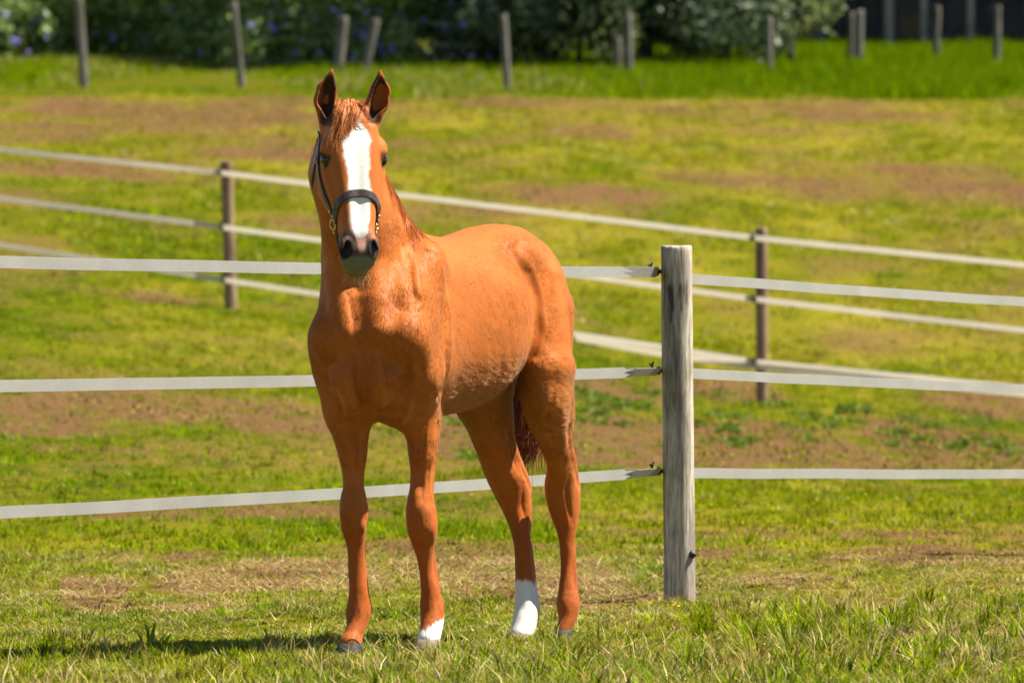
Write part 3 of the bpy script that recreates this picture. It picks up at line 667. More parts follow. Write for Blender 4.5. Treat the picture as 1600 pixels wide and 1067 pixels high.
# ------------------------------------------------------------------ horse: implicit body
def smin(a, b, k):
    if k <= 0: return np.minimum(a, b)
    h = np.maximum(k - np.abs(a - b), 0.0) / k
    return np.minimum(a, b) - h * h * k * 0.25

def smax(a, b, k): return -smin(-a, -b, k)

class Field:
    def __init__(self, lo, hi, vox):
        self.lo = np.array(lo, np.float32); self.vox = vox
        self.n = [int(math.ceil((hi[i] - lo[i]) / vox)) + 1 for i in range(3)]
        self.ax = [(lo[i] + vox * np.arange(self.n[i])).astype(np.float32) for i in range(3)]
        self.F = np.full(self.n, 0.5, np.float32)
    def box(self, lo, hi):
        s = []
        for i in range(3):
            a = max(0, int((lo[i] - self.lo[i]) / self.vox)); b = min(self.n[i], int((hi[i] - self.lo[i]) / self.vox) + 2)
            s.append(slice(a, max(a, b)))
        return tuple(s)
    def grid(self, s):
        return (self.ax[0][s[0]][:, None, None], self.ax[1][s[1]][None, :, None], self.ax[2][s[2]][None, None, :])
    def put(self, s, d, k, sub=False):
        if d.size == 0: return
        if sub: self.F[s] = smax(self.F[s], -d, k)
        else: self.F[s] = smin(self.F[s], d, k)
    def cone(self, p1, p2, r1, r2, k=0.03, flat=None, sub=False):
        p1 = np.array(p1, float); p2 = np.array(p2, float)
        R = max(r1, r2) * (max(1.0, flat[1]) if flat else 1.0)
        m = R + k + 3 * self.vox
        s = self.box(np.minimum(p1, p2) - m, np.maximum(p1, p2) + m)
        x, y, z = self.grid(s)
        x = x - p1[0]; y = y - p1[1]; z = z - p1[2]
        ba = p2 - p1; l2 = max(ba @ ba, 1e-9)
        t = np.clip((x * ba[0] + y * ba[1] + z * ba[2]) / l2, 0, 1)
        dx = x - t * ba[0]; dy = y - t * ba[1]; dz = z - t * ba[2]
        if flat:
            v = np.array(flat[0], float); v /= np.linalg.norm(v); q = 1.0 / flat[1] - 1.0
            c = (dx * v[0] + dy * v[1] + dz * v[2]) * q
            dx = dx + c * v[0]; dy = dy + c * v[1]; dz = dz + c * v[2]
        d = np.sqrt(dx * dx + dy * dy + dz * dz) - (r1 + (r2 - r1) * t)
        if flat and flat[1] < 1: d = d * flat[1] ** 0.5
        self.put(s, d, k, sub)
    def chain(self, P, R, k=0.02, flat=None):
        """one limb: many short tapered pieces joined without seams"""
        P = np.array(P, float); R = np.array(R, float)
        u = np.linspace(0, len(P) - 1, (len(P) - 1) * 5 + 1); kn = np.arange(len(P))
        Pc = np.stack([smooth_interp(u, kn.astype(float), P[:, c]) for c in range(3)], 1); Rc = smooth_interp(u, kn.astype(float), R)
        m = R.max() * 1.4 + k + .02; s = self.box(Pc.min(0) - m, Pc.max(0) + m); x, y, z = self.grid(s)
        best = np.full((x.shape[0], y.shape[1], z.shape[2]), 9.0, np.float32)
        if flat: v = np.array(flat[0], float); v /= np.linalg.norm(v)
        for i in range(len(Pc) - 1):
            a, b = Pc[i], Pc[i + 1]; mm = max(Rc[i], Rc[i + 1]) * 1.4 + k + .02
            t0 = self.box(np.minimum(a, b) - mm, np.maximum(a, b) + mm); t0 = tuple(slice(max(t0[q].start, s[q].start), min(t0[q].stop, s[q].stop)) for q in range(3))
            loc = tuple(slice(t0[q].start - s[q].start, t0[q].stop - s[q].start) for q in range(3))
            x, y, z = self.grid(t0); ba = b - a; l2 = max(ba @ ba, 1e-9); x = x - a[0]; y = y - a[1]; z = z - a[2]
            t = np.clip((x * ba[0] + y * ba[1] + z * ba[2]) / l2, 0, 1)
            dx = x - t * ba[0]; dy = y - t * ba[1]; dz = z - t * ba[2]
            if flat:
                f = flat[1] + (flat[2] - flat[1]) * (i / (len(Pc) - 2)); c = (dx * v[0] + dy * v[1] + dz * v[2]) * (1 / f - 1)
                dx = dx + c * v[0]; dy = dy + c * v[1]; dz = dz + c * v[2]
            d = (np.sqrt(dx * dx + dy * dy + dz * dz) - (Rc[i] + (Rc[i + 1] - Rc[i]) * t)).astype(np.float32)
            best[loc] = np.minimum(best[loc], d)
        self.put(s, best, k)
    def ell(self, c, rad, axes=None, k=0.03, sub=False):
        c = np.array(c, float); A = np.eye(3) if axes is None else np.array(axes, float)
        m = max(rad) + k + 3 * self.vox
        s = self.box(c - m, c + m); x, y, z = self.grid(s)
        x = x - c[0]; y = y - c[1]; z = z - c[2]
        k0 = 0; k1 = 0
        for i in range(3):
            u = (x * A[i, 0] + y * A[i, 1] + z * A[i, 2]) / rad[i]
            k0 = k0 + u * u; k1 = k1 + (u / rad[i]) ** 2
        k0 = np.sqrt(k0); k1 = np.sqrt(k1) + 1e-6
        d = np.where(k0 < 0.05, -min(rad), k0 * (k0 - 1.0) / k1)
        self.put(s, d.astype(np.float32), k, sub)

def surface_nets(Fd):
    F = Fd.F; ins = F < 0
    nx, ny, nz = F.shape
    cnt = np.zeros((nx - 1, ny - 1, nz - 1), np.uint8)
    for i in (0, 1):
        for j in (0, 1):
            for k in (0, 1):
                cnt += ins[i:nx - 1 + i, j:ny - 1 + j, k:nz - 1 + k]
    act = (cnt > 0) & (cnt < 8)
    I, J, K = np.nonzero(act)
    idx = np.full(act.shape, -1, np.int32); idx[I, J, K] = np.arange(len(I))
    off = [(i, j, k) for i in (0, 1) for j in (0, 1) for k in (0, 1)]
    val = {o: F[I + o[0], J + o[1], K + o[2]] for o in off}
    acc = np.zeros((len(I), 3)); n = np.zeros(len(I))
    for a in off:
        for d in range(3):
            if a[d]: continue
            b = list(a); b[d] = 1; b = tuple(b)
            va, vb = val[a], val[b]; cr = (va < 0) != (vb < 0)
            t = np.where(cr, va / np.where(cr, va - vb, 1), 0)
            p = np.array(a, float)[None, :].repeat(len(I), 0); p[:, d] += t
            acc[cr] += p[cr]; n[cr] += 1
    V = (np.stack([I, J, K], 1) + acc / n[:, None]) * Fd.vox + Fd.lo
    faces = []
    for d in range(3):
        sl0 = [slice(1, None)] * 3; e, f = [q for q in range(3) if q != d]
        A = [slice(None)] * 3; B = [slice(None)] * 3
        A[d] = slice(0, -1); B[d] = slice(1, None)
        A[e] = A[f] = B[e] = B[f] = slice(1, -1)
        ia, ib = ins[tuple(A)], ins[tuple(B)]
        P = np.nonzero(ia != ib); flip = ia[P]
        P = [q.copy() for q in P]; P[e] += 1; P[f] += 1
        def cell(de, df):
            Q = [q.copy() for q in P]; Q[e] += de; Q[f] += df
            return idx[Q[0], Q[1], Q[2]]
        q = np.stack([cell(-1, -1), cell(0, -1), cell(0, 0), cell(-1, 0)], 1)
        if d == 1: flip = ~flip
        q[~flip] = q[~flip][:, ::-1]
        faces.append(q)
    return V, np.concatenate(faces)

def relax(V, Q, it=2, lam=0.5):
    E = np.concatenate([Q[:, [0, 1]], Q[:, [1, 2]], Q[:, [2, 3]], Q[:, [3, 0]]])
    E = np.concatenate([E, E[:, ::-1]])
    deg = np.bincount(E[:, 0], minlength=len(V)).astype(float)[:, None]
    for i in range(it):
        S = np.stack([np.bincount(E[:, 0], weights=V[E[:, 1], c], minlength=len(V)) for c in range(3)], 1) / deg
        V = V + (lam if i % 2 == 0 else -lam * 0.98) * (S - V)
    return V

# --- torso: sections (a from chest back) along a bending spine seen from above
SP_N = 240; SP_L = 1.44
_a = np.linspace(0, SP_L, SP_N)
_phi = np.radians(np.interp(_a, [0, 0.3, 0.8, 1.44], [14, 16, 30, 40]))
_da = _a[1] - _a[0]
SP0 = W(566, 500, 23.70)
SPX = SP0[0] + np.concatenate([[0], np.cumsum(np.sin((_phi[1:] + _phi[:-1]) / 2) * _da)])
SPY = SP0[1] + np.concatenate([[0], np.cumsum(np.cos((_phi[1:] + _phi[:-1]) / 2) * _da)])
def spine(a, l, z):
    """point at distance a behind the chest, l to the horse's left, height z"""
    i = np.interp(a, _a, np.arange(SP_N)); x = np.interp(a, _a, SPX); y = np.interp(a, _a, SPY); p = np.interp(a, _a, _phi)
    return np.array([x + l * math.cos(p), y - l * math.sin(p), z])
def sp_dir(a):
    p = np.interp(a, _a, _phi); return np.array([math.sin(p), math.cos(p), 0.0])

#        a     half-w  top   bottom  widest
TORSO = [(0.06, 0.130, 1.19, 0.87, 1.02),
         (0.08, 0.170, 1.22, 0.845, 1.02),
         (0.15, 0.200, 1.285, 0.80, 1.02),
         (0.25, 0.215, 1.36, 0.775, 1.02),
         (0.38, 0.222, 1.415, 0.775, 1.02),
         (0.50, 0.240, 1.41, 0.78, 1.03),
         (0.65, 0.272, 1.392, 0.785, 1.04),
         (0.80, 0.290, 1.385, 0.80, 1.06),
         (0.92, 0.268, 1.400, 0.84, 1.09),
         (1.02, 0.226, 1.422, 0.91, 1.15),
         (1.15, 0.222, 1.425, 0.92, 1.14),
         (1.25, 0.190, 1.40, 0.94, 1.14),
         (1.33, 0.145, 1.36, 0.98, 1.14),
         (1.40, 0.090, 1.29, 1.03, 1.14),
         (1.44, 0.030, 1.20, 1.10, 1.15)]
def put_torso(Fd):
    T = np.array(TORSO)
    s = Fd.box([min(SPX) - .36, min(SPY) - .08, 0.70], [max(SPX) + .36, max(SPY) + .08, 1.50])
    x = Fd.ax[0][s[0]]; y = Fd.ax[1][s[1]]; z = Fd.ax[2][s[2]]
    XX, YY = np.meshgrid(x, y, indexing='ij')
    d2 = np.full(XX.shape, 1e9); A = np.zeros(XX.shape); Ls = np.zeros(XX.shape)
    for i in range(SP_N):
        sx, sy = math.sin(_phi[i]), math.cos(_phi[i])
        dx = XX - SPX[i]; dy = YY - SPY[i]; q = dx * dx + dy * dy
        b = q < d2
        d2[b] = q[b]; A[b] = (_a[i] + dx * sx + dy * sy)[b]; Ls[b] = (dx * sy - dy * sx)[b]
    over = np.maximum(0, np.maximum(.06 - A, A - SP_L)); A = np.clip(A, .06, SP_L)
    cs = [smooth_interp(A, T[:, 0], T[:, i]) for i in range(1, 5)]
    w, zt, zb, zm = [c[:, :, None] for c in cs]
    Z = z[None, None, :]
    h = np.where(Z > zm, zt - zm, zm - zb)
    u = np.abs(Ls)[:, :, None] / w; v = np.abs(Z - zm) / h
    p = np.where(Z > zm, 2.15, 2.3)
    r = (u ** p + v ** p) ** (1 / p)
    k1 = np.sqrt((u / w) ** 2 + (v / h) ** 2) + 1e-4
    d = np.where(r < 0.3, -0.1, r * (r - 1) / k1)
    o3 = over[:, :, None]; d = np.where(d > 0, np.sqrt(np.maximum(d, 0) ** 2 + o3 ** 2), np.where(o3 > 0, o3, d))
    Fd.put(s, d.astype(np.float32), 0.0)

def smooth_interp(x, xs, ys):
    """monotone-ish cubic (Catmull-Rom) interpolation"""
    x = np.clip(x, xs[0], xs[-1]); i = np.clip(np.searchsorted(xs, x) - 1, 0, len(xs) - 2)
    m = np.zeros(len(xs)); dx = np.diff(xs); dy = np.diff(ys) / dx
    m[1:-1] = (dy[:-1] * dx[1:] + dy[1:] * dx[:-1]) / (dx[1:] + dx[:-1]); m[0] = dy[0]; m[-1] = dy[-1]
    h = dx[i]; t = (x - xs[i]) / h
    return ((2 * t ** 3 - 3 * t ** 2 + 1) * ys[i] + (t ** 3 - 2 * t ** 2 + t) * h * m[i] + (-2 * t ** 3 + 3 * t ** 2) * ys[i + 1] + (t ** 3 - t ** 2) * h * m[i + 1])

# --- head frame: hx = to the viewer's right across the face, ht = poll to muzzle, hn = out of the face
H0 = W(549, 163, 23.62); H1 = W(563, 427, 23.40)
HL = float(np.linalg.norm(H1 - H0)); ht = (H1 - H0) / HL
_yaw = math.radians(11)
hx = np.array([math.cos(_yaw), math.sin(_yaw), 0.035]); hx -= ht * (hx @ ht); hx /= np.linalg.norm(hx)
hn = np.cross(hx, ht); hn /= np.linalg.norm(hn)
if hn[1] > 0: hn = -hn
def hp(t, s, n): return H0 + ht * t + hx * s + hn * n
#        t     half-w  front   back    widest (n)
HEAD = [(0.00, 0.050, 0.000, -0.110, -0.05),
        (0.04, 0.068, 0.024, -0.140, -0.05),
        (0.10, 0.088, 0.040, -0.165, -0.04),
        (0.16, 0.099, 0.047, -0.185, -0.035),
        (0.21, 0.098, 0.046, -0.198, -0.035),
        (0.27, 0.088, 0.042, -0.200, -0.045),
        (0.33, 0.077, 0.037, -0.180, -0.045),
        (0.39, 0.066, 0.033, -0.140, -0.040),
        (0.45, 0.058, 0.032, -0.110, -0.035),
        (0.50, 0.058, 0.032, -0.100, -0.035),
        (0.535, 0.058, 0.025, -0.098, -0.035),
        (0.558, 0.049, 0.005, -0.088, -0.04),
        (0.574, 0.028, -0.022, -0.066, -0.045)]
def put_head(Fd):
    T = np.array(HEAD)
    c = (H0 + H1) / 2; s = Fd.box(c - [.22, .32, .40], c + [.22, .42, .40])
    x, y, z = Fd.grid(s); x = x - H0[0]; y = y - H0[1]; z = z - H0[2]
    t = x * ht[0] + y * ht[1] + z * ht[2]; S = x * hx[0] + y * hx[1] + z * hx[2]; N = x * hn[0] + y * hn[1] + z * hn[2]
    over = np.maximum(0, np.maximum(-t, t - T[-1, 0])); tc = np.clip(t, 0, T[-1, 0])
    w, f, b, m = [smooth_interp(tc, T[:, 0], T[:, i]) for i in range(1, 5)]
    h = np.where(N > m, f - m, m - b)
    u = np.abs(S) / w; v = np.abs(N - m) / h
    p = np.where(N > m, 2.5, 2.35)
    r = (u ** p + v ** p) ** (1 / p); k1 = np.sqrt((u / w) ** 2 + (v / h) ** 2) + 1e-4
    d = np.where(r < 0.25, -0.03, r * (r - 1) / k1)
    d = np.where(d > 0, np.sqrt(np.maximum(d, 0) ** 2 + over ** 2), np.where(over > 0, over, d))
    Fd.put(s, d.astype(np.float32), 0.05)

# legs: rows of (photo y, left edge, right edge, depth)
LEGS = {
 'right_fore': [(640, 508, 582, 23.96), (668, 515, 578, 23.95), (712, 528, 574, 23.945), (756, 533, 571.5, 23.94), (780, 531, 574, 23.925), (800, 531, 575, 23.92),
                (822, 534, 573.5, 23.925), (853, 541, 572, 23.94), (888, 542.5, 573, 23.945), (923, 544, 577, 23.945), (954, 541.5, 580, 23.94),
                (976, 541, 574, 23.915), (994, 535, 568, 23.89), (1006, 529, 567, 23.87)],
 'left_fore': [(640, 626, 685, 24.05), (668, 632, 685, 24.04), (712, 638.5, 683.5, 24.035), (756, 639, 680, 24.03), (785, 635, 680, 24.015), (803, 634, 682, 24.01),
               (826, 636.5, 683.5, 24.01), (853, 645, 680, 24.025), (888, 652.5, 679, 24.03), (923, 657, 687, 24.03), (945, 656, 692, 24.03),
               (962, 657, 695, 24.02), (982, 655, 692, 23.99), (1000, 650, 688, 23.965)],
 'right_hind': [(640, 724, 790, 24.66), (668, 731, 794, 24.70), (712, 747, 805, 24.78), (740, 759, 820, 24.85), (762, 771, 829, 24.885), (791, 783, 830, 24.89),
                (822, 795.5, 830, 24.87), (853, 802, 832, 24.85), (888, 804, 836, 24.84), (915, 804.5, 839, 24.835), (950, 804, 844, 24.82),
                (974, 800, 840, 24.79), (992, 794, 833, 24.765)],
 'left_hind': [(580, 816, 893, 24.55), (624, 815, 890, 24.56), (668, 830, 888, 24.64), (712, 848, 890.5, 24.74), (735, 853, 897, 24.79), (760, 852, 904, 24.83),
               (791, 857, 905, 24.84), (822, 867.5, 902, 24.83), (853, 873, 898.5, 24.82), (888, 874, 896, 24.82), (920, 872, 900, 24.81), (943, 870, 905, 24.80),
               (965, 872, 901, 24.78), (985, 868, 892, 24.755)],
}
LEG_DEEP = {'right_fore': 1.12, 'left_fore': 1.12, 'right_hind': 1.25, 'left_hind': 1.25}
def leg_points(name):
    out = []
    for (py, xl, xr, D) in LEGS[name]:
        out.append((W((xl + xr) / 2, py, D), (xr - xl) / 2 * D / FPX * .95))
    return out

def build_horse_field(vox):
    lo = [W(455, 0, 23.5)[0], 23.20, -0.03]; hi = [W(925, 0, 25.0)[0], 25.22, 2.02]
    Fd = Field(lo, hi, vox)
    put_torso(Fd)
    q = lambda px, py, D: W(px, py, D)
    left = np.array([math.cos(math.radians(16)), -math.sin(math.radians(16)), 0])
    # neck (deep in profile, narrow across)
    N = [(q(588, 490, 24.06), .235, .72), (q(576, 420, 24.00), .210, .60), (q(559, 350, 23.91), .175, .56), (q(535, 268, 23.80), .142, .69), (q(544, 205, 23.71), .095, .74)]
    for (a, ra, fa), (b, rb, fb) in zip(N[:-1], N[1:]):
        Fd.cone(a, b, ra, rb, .06, (left, (fa + fb) / 2))
    # crest and withers
    Fd.cone(q(546, 205, 23.78), q(588, 326, 24.02), .04, .05, .06)
    Fd.cone(q(588, 326, 24.02), spine(.33, .01, 1.385), .05, .055, .07)
    Fd.cone(spine(.33, .01, 1.385), spine(.48, .0, 1.378), .055, .035, .06)
    # shoulders, upper arms, breast
    Fd.ell(spine(.10, 0, 1.04), (.125, .088, .17), k=.03)
    for sgn in (-1, 1):
        Fd.cone(spine(.34, sgn * .13, 1.30), spine(.10, sgn * .128, 1.06), .075, .078, .05, (left, .8))
        Fd.cone(spine(.085, sgn * .125, 1.06), spine(.22, sgn * .135, .92), .078, .072, .04)
        Fd.ell(spine(.054, sgn * .048, .955), (.050, .055, .135), k=.016)
        Fd.cone(spine(.055, sgn * .075, .93), spine(.15, sgn * .085, .83), .052, .040, .02)
        Fd.cone(spine(.36, sgn * .150, 1.16), spine(.24, sgn * .150, .95), .060, .058, .03)
        Fd.cone(spine(.03, sgn * .055, 1.08), q(557 + sgn * 26, 430, 23.84), .05, .05, .03)
        Fd.cone(spine(.16, sgn * .115, 1.20), q(562 + sgn * 34, 400, 23.95), .05, .045, .03)
    # legs
    back = np.array([.35, .94, 0])
    for name in LEGS:
        P = leg_points(name); dp = LEG_DEEP[name]
        Rr = np.array([r for p, r in P]); Rs = np.convolve(np.pad(Rr, 2, 'edge'), np.ones(5) / 5, 'valid'); Rr = Rr + .40 * (Rr - Rs)
        Fd.chain([p for p, r in P], Rr, .03, (back, dp + .06, 1.06))
    P = leg_points('right_fore'); Fd.cone(spine(.19, -.125, .95), P[0][0], .082, P[0][1], .035, (back, 1.25))
    P = leg_points('left_fore'); Fd.cone(spine(.20, .128, .95), P[0][0], .080, P[0][1], .035, (back, 1.25))
    for name, sg in (('right_fore', -1), ('left_fore', 1)):
        P = leg_points(name)
        Fd.cone(spine(.17, sg * .035, .835), P[1][0] - np.array([sg * .016, 0, 0]), .060, .036, .02)
        rt = np.array([.94, -.34, 0])
        for sd in (-1, 1): Fd.cone(P[7][0] + rt * sd * (P[7][1] + .001) + [.006, .016, -.02], P[10][0] + rt * sd * (P[9][1] + .002) + [.006, .016, .03], .0055, .0055, .010, None, True)
        # flexor tendons behind the cannon and the ergot / sesamoid bump
        Fd.cone(P[7][0] + [.016, .028, 0], P[10][0] + [.012, .030, .01], .0165, .021, .012)
        # forearm extensor belly in front, elbow behind
        Fd.cone(P[0][0] + [-.004 * sg, -.03, -.0], P[2][0] + [0, -.018, 0], .052, .032, .03)
        Fd.cone(P[0][0] + [.02, .06, .06], P[2][0] + [.008, .025, 0], .05, .028, .03)
        Fd.ell(P[5][0] + [-.004, -.030, .004], (.034, .024, .040), k=.014)
        Fd.ell(P[6][0] + [.0, .034, -.005], (.022, .022, .034), k=.02)                       # accessory carpal behind the knee
        Fd.ell(P[10][0] + [.010, .024, .004], (.030, .026, .026), k=.015)                      # fetlock
        for sd in (-1, 1): Fd.ell(P[6][0] + rt * sd * .026 + [0, -.022, .0], (.014, .014, .022), k=.012)
        Fd.cone(P[0][0] + rt * (P[0][1] + .004) + [0, .004, -.05], P[4][0] + rt * (P[4][1] + .003) + [0, .012, .0], .008, .006, .02, None, True)
    # thighs: haunch to stifle, buttock down to gaskin
    back2 = sp_dir(1.2)
    for sgn, nm in ((1, 'left_hind'), (-1, 'right_hind')):
        P = leg_points(nm)
        hip = spine(1.14, sgn * .125, 1.22); but = spine(1.31, sgn * .085, 1.12)
        Fd.cone(hip, P[0][0] + [0, 0, .02], .115, P[0][1] * .98, .035, (back2, 1.2))
        Fd.cone(but, P[1 if sgn < 0 else 2][0] + back2 * .055 + [-.012, 0, .05], .09, .045, .05)
        Fd.cone(spine(1.07, sgn * .145, 1.16), P[0][0] - back2 * .02, .080, .07, .025)
        # tuber coxae
        Fd.ell(spine(1.03, sgn * .165, 1.325), (.048, .04, .04), k=.09)
        # achilles tendon and point of hock
        hk = 4 if nm == 'right_hind' else 5
        Fd.cone(P[hk - 2][0] + back2 * .055, P[hk][0] + back2 * .062, .022, .023, .02)
        Fd.cone(P[hk][0] + back2 * .062, P[hk + 2][0] + back2 * .02, .023, .02, .02)
        Fd.cone(P[hk + 3][0] + back2 * .026, P[-3][0] + back2 * .026, .016, .021, .012)
        Fd.cone(P[0][0] + back2 * .06 + [-.015, 0, 0], P[hk - 1][0] + back2 * .03, .062, .030, .04)
        rt = np.array([.82, -.57, 0])
        for sd in (-1, 1): Fd.cone(P[hk + 3][0] + rt * sd * (P[hk + 3][1] + .001) + back2 * .012, P[-4][0] + rt * sd * (P[-4][1] + .002) + back2 * .012, .0055, .0055, .010, None, True)
        for sd in (-1, 1): Fd.cone(P[hk - 3][0] + rt * sd * (P[hk - 3][1] * .98) + back2 * .040, P[hk][0] + rt * sd * (P[hk][1] * .98) + back2 * .035, .009, .008, .018, None, True)
    # sheath / groin fill
    Fd.ell(spine(.98, 0, .875), (.12, .13, .07), k=.08)
    # head
    put_head(Fd)
    for sgn in (-1, 1):
        Fd.ell(hp(.235, sgn * .062, -.115), (.10, .035, .075), (ht, hx, hn), .03)       # cheek
        Fd.ell(hp(.165, sgn * .090, -.002), (.040, .022, .030), (ht, hx, hn), .022)      # brow above the eye
        Fd.cone(hp(.235, sgn * .088, -.02), hp(.36, sgn * .068, -.015), .016, .010, .02) # facial crest
        Fd.cone(hp(.10, sgn * .050, .018), hp(.46, sgn * .024, .016), .024, .017, .03)    # edge of the nasal bone
        Fd.ell(hp(.197, sgn * .106, -.004), (.021, .018, .018), (ht, hx, hn), .010, True)  # eye socket
        Fd.ell(hp(.512, sgn * .046, .008), (.040, .022, .028), (ht, hx, hn), .015)       # nostril rim
        Fd.ell(hp(.524, sgn * .049, .020), (.033, .0095, .024), (ht, hx * .80 + hn * .6 * sgn, hn * .8 - hx * .6 * sgn), .008, True)
        # ears
    Fd.ell(hp(.540, 0, -.028), (.042, .048, .040), (ht, hx, hn), .02)                     # upper lip
    Fd.ell(hp(.553, 0, -.078), (.028, .040, .026), (ht, hx, hn), .015)                    # lower lip and chin
    fw = np.array([0.05, -1, 0.1])
    for pts in (((514, 196, 23.66), (508, 158, 23.665), (511, 140, 23.665), (519, 108, 23.66)),
                ((578, 196, 23.67), (590, 160, 23.675), (594, 142, 23.675), (594, 110, 23.67))):
        B, M, M2, T = [W(*p) for p in pts]
        Fd.cone(B, M, .031, .0365, .025, (fw, .85)); Fd.cone(M, M2, .0365, .034, .01, (fw, .85)); Fd.cone(M2, T, .034, .004, .006, (fw, .85))
        o = np.array([.004 if pts[0][0] > 550 else .002, -.021, 0])
        Fd.cone(B + o * .9 + [0, 0, .025], M + o, .010, .027, .006, (fw, 1.1), True); Fd.cone(M + o, M2 + o, .027, .0245, .004, (fw, 1.1), True)
        Fd.cone(M2 + o, T + o * .55 + [0, 0, -.012], .0245, .002, .004, (fw, 1.1), True)
    return Fd
# ------------------------------------------------------------------ horse
VOX = 0.0045
Fd = build_horse_field(VOX)
HV, HQ = surface_nets(Fd); HV = relax(HV, HQ, 6)
def sample(P):
    g = (np.asarray(P) - Fd.lo) / VOX; g = np.clip(g, 0, np.array(Fd.n) - 1.001); i = g.astype(int); f = g - i; r = 0
    for a in (0, 1):
        for b in (0, 1):
            for c in (0, 1):
                r = r + Fd.F[i[:, 0] + a, i[:, 1] + b, i[:, 2] + c] * (f[:, 0] if a else 1 - f[:, 0]) * (f[:, 1] if b else 1 - f[:, 1]) * (f[:, 2] if c else 1 - f[:, 2])
    return r
def grad(P, e=.007):
    P = np.asarray(P); G = np.stack([sample(P + np.eye(3)[k] * e) - sample(P - np.eye(3)[k] * e) for k in range(3)], 1)
    return G / (np.linalg.norm(G, axis=1)[:, None] + 1e-9)
def head_coords(P):
    d = P - H0; return d @ ht, d @ hx, d @ hn
HN = grad(HV)
# grooves cut after the body is grown: mouth, tendon lines are left to the field
t_, s_, n_ = head_coords(HV)
mouth = np.exp(-((t_ - (.556 - 14.0 * np.maximum(0, np.abs(s_) - .012) ** 2)) / .0042) ** 2) * (np.abs(s_) < .058) * (n_ < .0) * (n_ > -.10) * (t_ > .48)
HV = HV - HN * (mouth * .005)[:, None]
# muscle relief and faint ribs
_bz = sstep(.66, .80, HV[:, 2]) * sstep(1.62, 1.50, HV[:, 2] + (HV[:, 1] < 23.75) * .25)
_mus = (fbm(HV[:, 0] * 7, HV[:, 1] * 7, HV[:, 2] * 4.5, 2) - .5) * .016
_ra = (HV[:, 1] - 24.0) * .95 + (HV[:, 0] + .2) * .35 + (HV[:, 2] - 1.1) * .22
_rib = np.sin(_ra * 2 * math.pi / .052) * .0016 * sstep(24.1, 24.2, HV[:, 1]) * sstep(24.62, 24.45, HV[:, 1]) * sstep(.84, .95, HV[:, 2]) * sstep(1.28, 1.12, HV[:, 2])
_lo = (fbm(HV[:, 0] * 30, HV[:, 1] * 30, HV[:, 2] * 9, 3) - .5) * .007 * sstep(.85, .7, HV[:, 2]) * sstep(.06, .14, HV[:, 2])
HV = HV + HN * (_bz * _mus + _rib * .7 + _lo)[:, None]
# creases of the skin: traced in the photograph, cut into the real surface
_PX = 800 + HV[:, 0] * FPX / HV[:, 1]; _PY = HOR + (CAMZ - HV[:, 2]) * FPX / HV[:, 1]
def crease(pts, depth, width, d0, d1, ridge=0.0):
    global HV
    k = np.nonzero((HV[:, 1] > d0) & (HV[:, 1] < d1) & (HN[:, 1] < .35))[0]
    x, y = _PX[k], _PY[k]; best = np.full(len(k), 1e9); side = np.zeros(len(k)); uu = np.zeros(len(k)); m = len(pts) - 1
    for q in range(m):
        (ax, ay), (bx, by) = pts[q], pts[q + 1]; dx, dy = bx - ax, by - ay; l2 = dx * dx + dy * dy
        t = np.clip(((x - ax) * dx + (y - ay) * dy) / l2, 0, 1); d = np.hypot(x - ax - t * dx, y - ay - t * dy); b = d < best
        best[b] = d[b]; side[b] = np.sign(((x - ax) * dy - (y - ay) * dx))[b]; uu[b] = ((q + t) / m)[b]
    fade = np.sin(math.pi * np.clip(uu, .04, .96)) ** .6
    a = -depth * np.exp(-(best / width) ** 2) + ridge * np.exp(-((best - width * 1.8) / width) ** 2) * side
    HV[k] += HN[k] * (a * fade)[:, None]
crease([(803, 377), (797, 392), (806, 408), (822, 427), (836, 460), (841, 500), (834, 555)], .011, 7, 24.2, 25.3, .004)
crease([(806, 374), (800, 380), (798, 388)], .008, 3, 24.2, 25.3)
crease([(640, 408), (644, 440), (648, 472)], .013, 5, 23.5, 24.4, .004)
crease([(618, 350), (626, 385), (634, 425)], .007, 6, 23.5, 24.4, .003)
crease([(668, 395), (684, 440), (694, 500), (695, 560), (689, 610)], .008, 7, 23.6, 24.5, .004)
crease([(552, 560), (553, 590), (560, 618), (578, 640)], .010, 5, 23.4, 24.2, .004)
crease([(599, 560), (602, 585), (604, 625)], .009, 5, 23.4, 24.2, -.004)
crease([(508, 590), (520, 605), (533, 640), (538, 668)], .007, 5, 23.5, 24.3)
crease([(634, 560), (640, 585), (634, 610), (622, 640)], .009, 6, 23.5, 24.3, .005)
crease([(545, 450), (553, 500), (556, 545)], .006, 6, 23.4, 24.2)
crease([(700, 540), (694, 580), (690, 620), (700, 645)], .006, 6, 23.9, 24.6)
crease([(868, 590), (864, 625), (858, 660), (866, 700)], .009, 5, 24.2, 25.2, -.004)
crease([(850, 400), (868, 440), (874, 500)], .006, 8, 24.5, 25.4, .003)
crease([(664, 665), (660, 700), (657, 745), (660, 775)], .005, 3.5, 23.6, 24.4, .003)
crease([(556, 665), (556, 705), (555, 750)], .005, 3.5, 23.6, 24.3, .003)
crease([(790, 660), (800, 710), (815, 745)], .006, 4, 24.3, 25.2, .003)
crease([(893, 735), (884, 765), (890, 800), (893, 815)], .006, 3.5, 24.4, 25.2)
crease([(818, 755), (816, 790), (824, 820)], .005, 3.5, 24.4, 25.2)

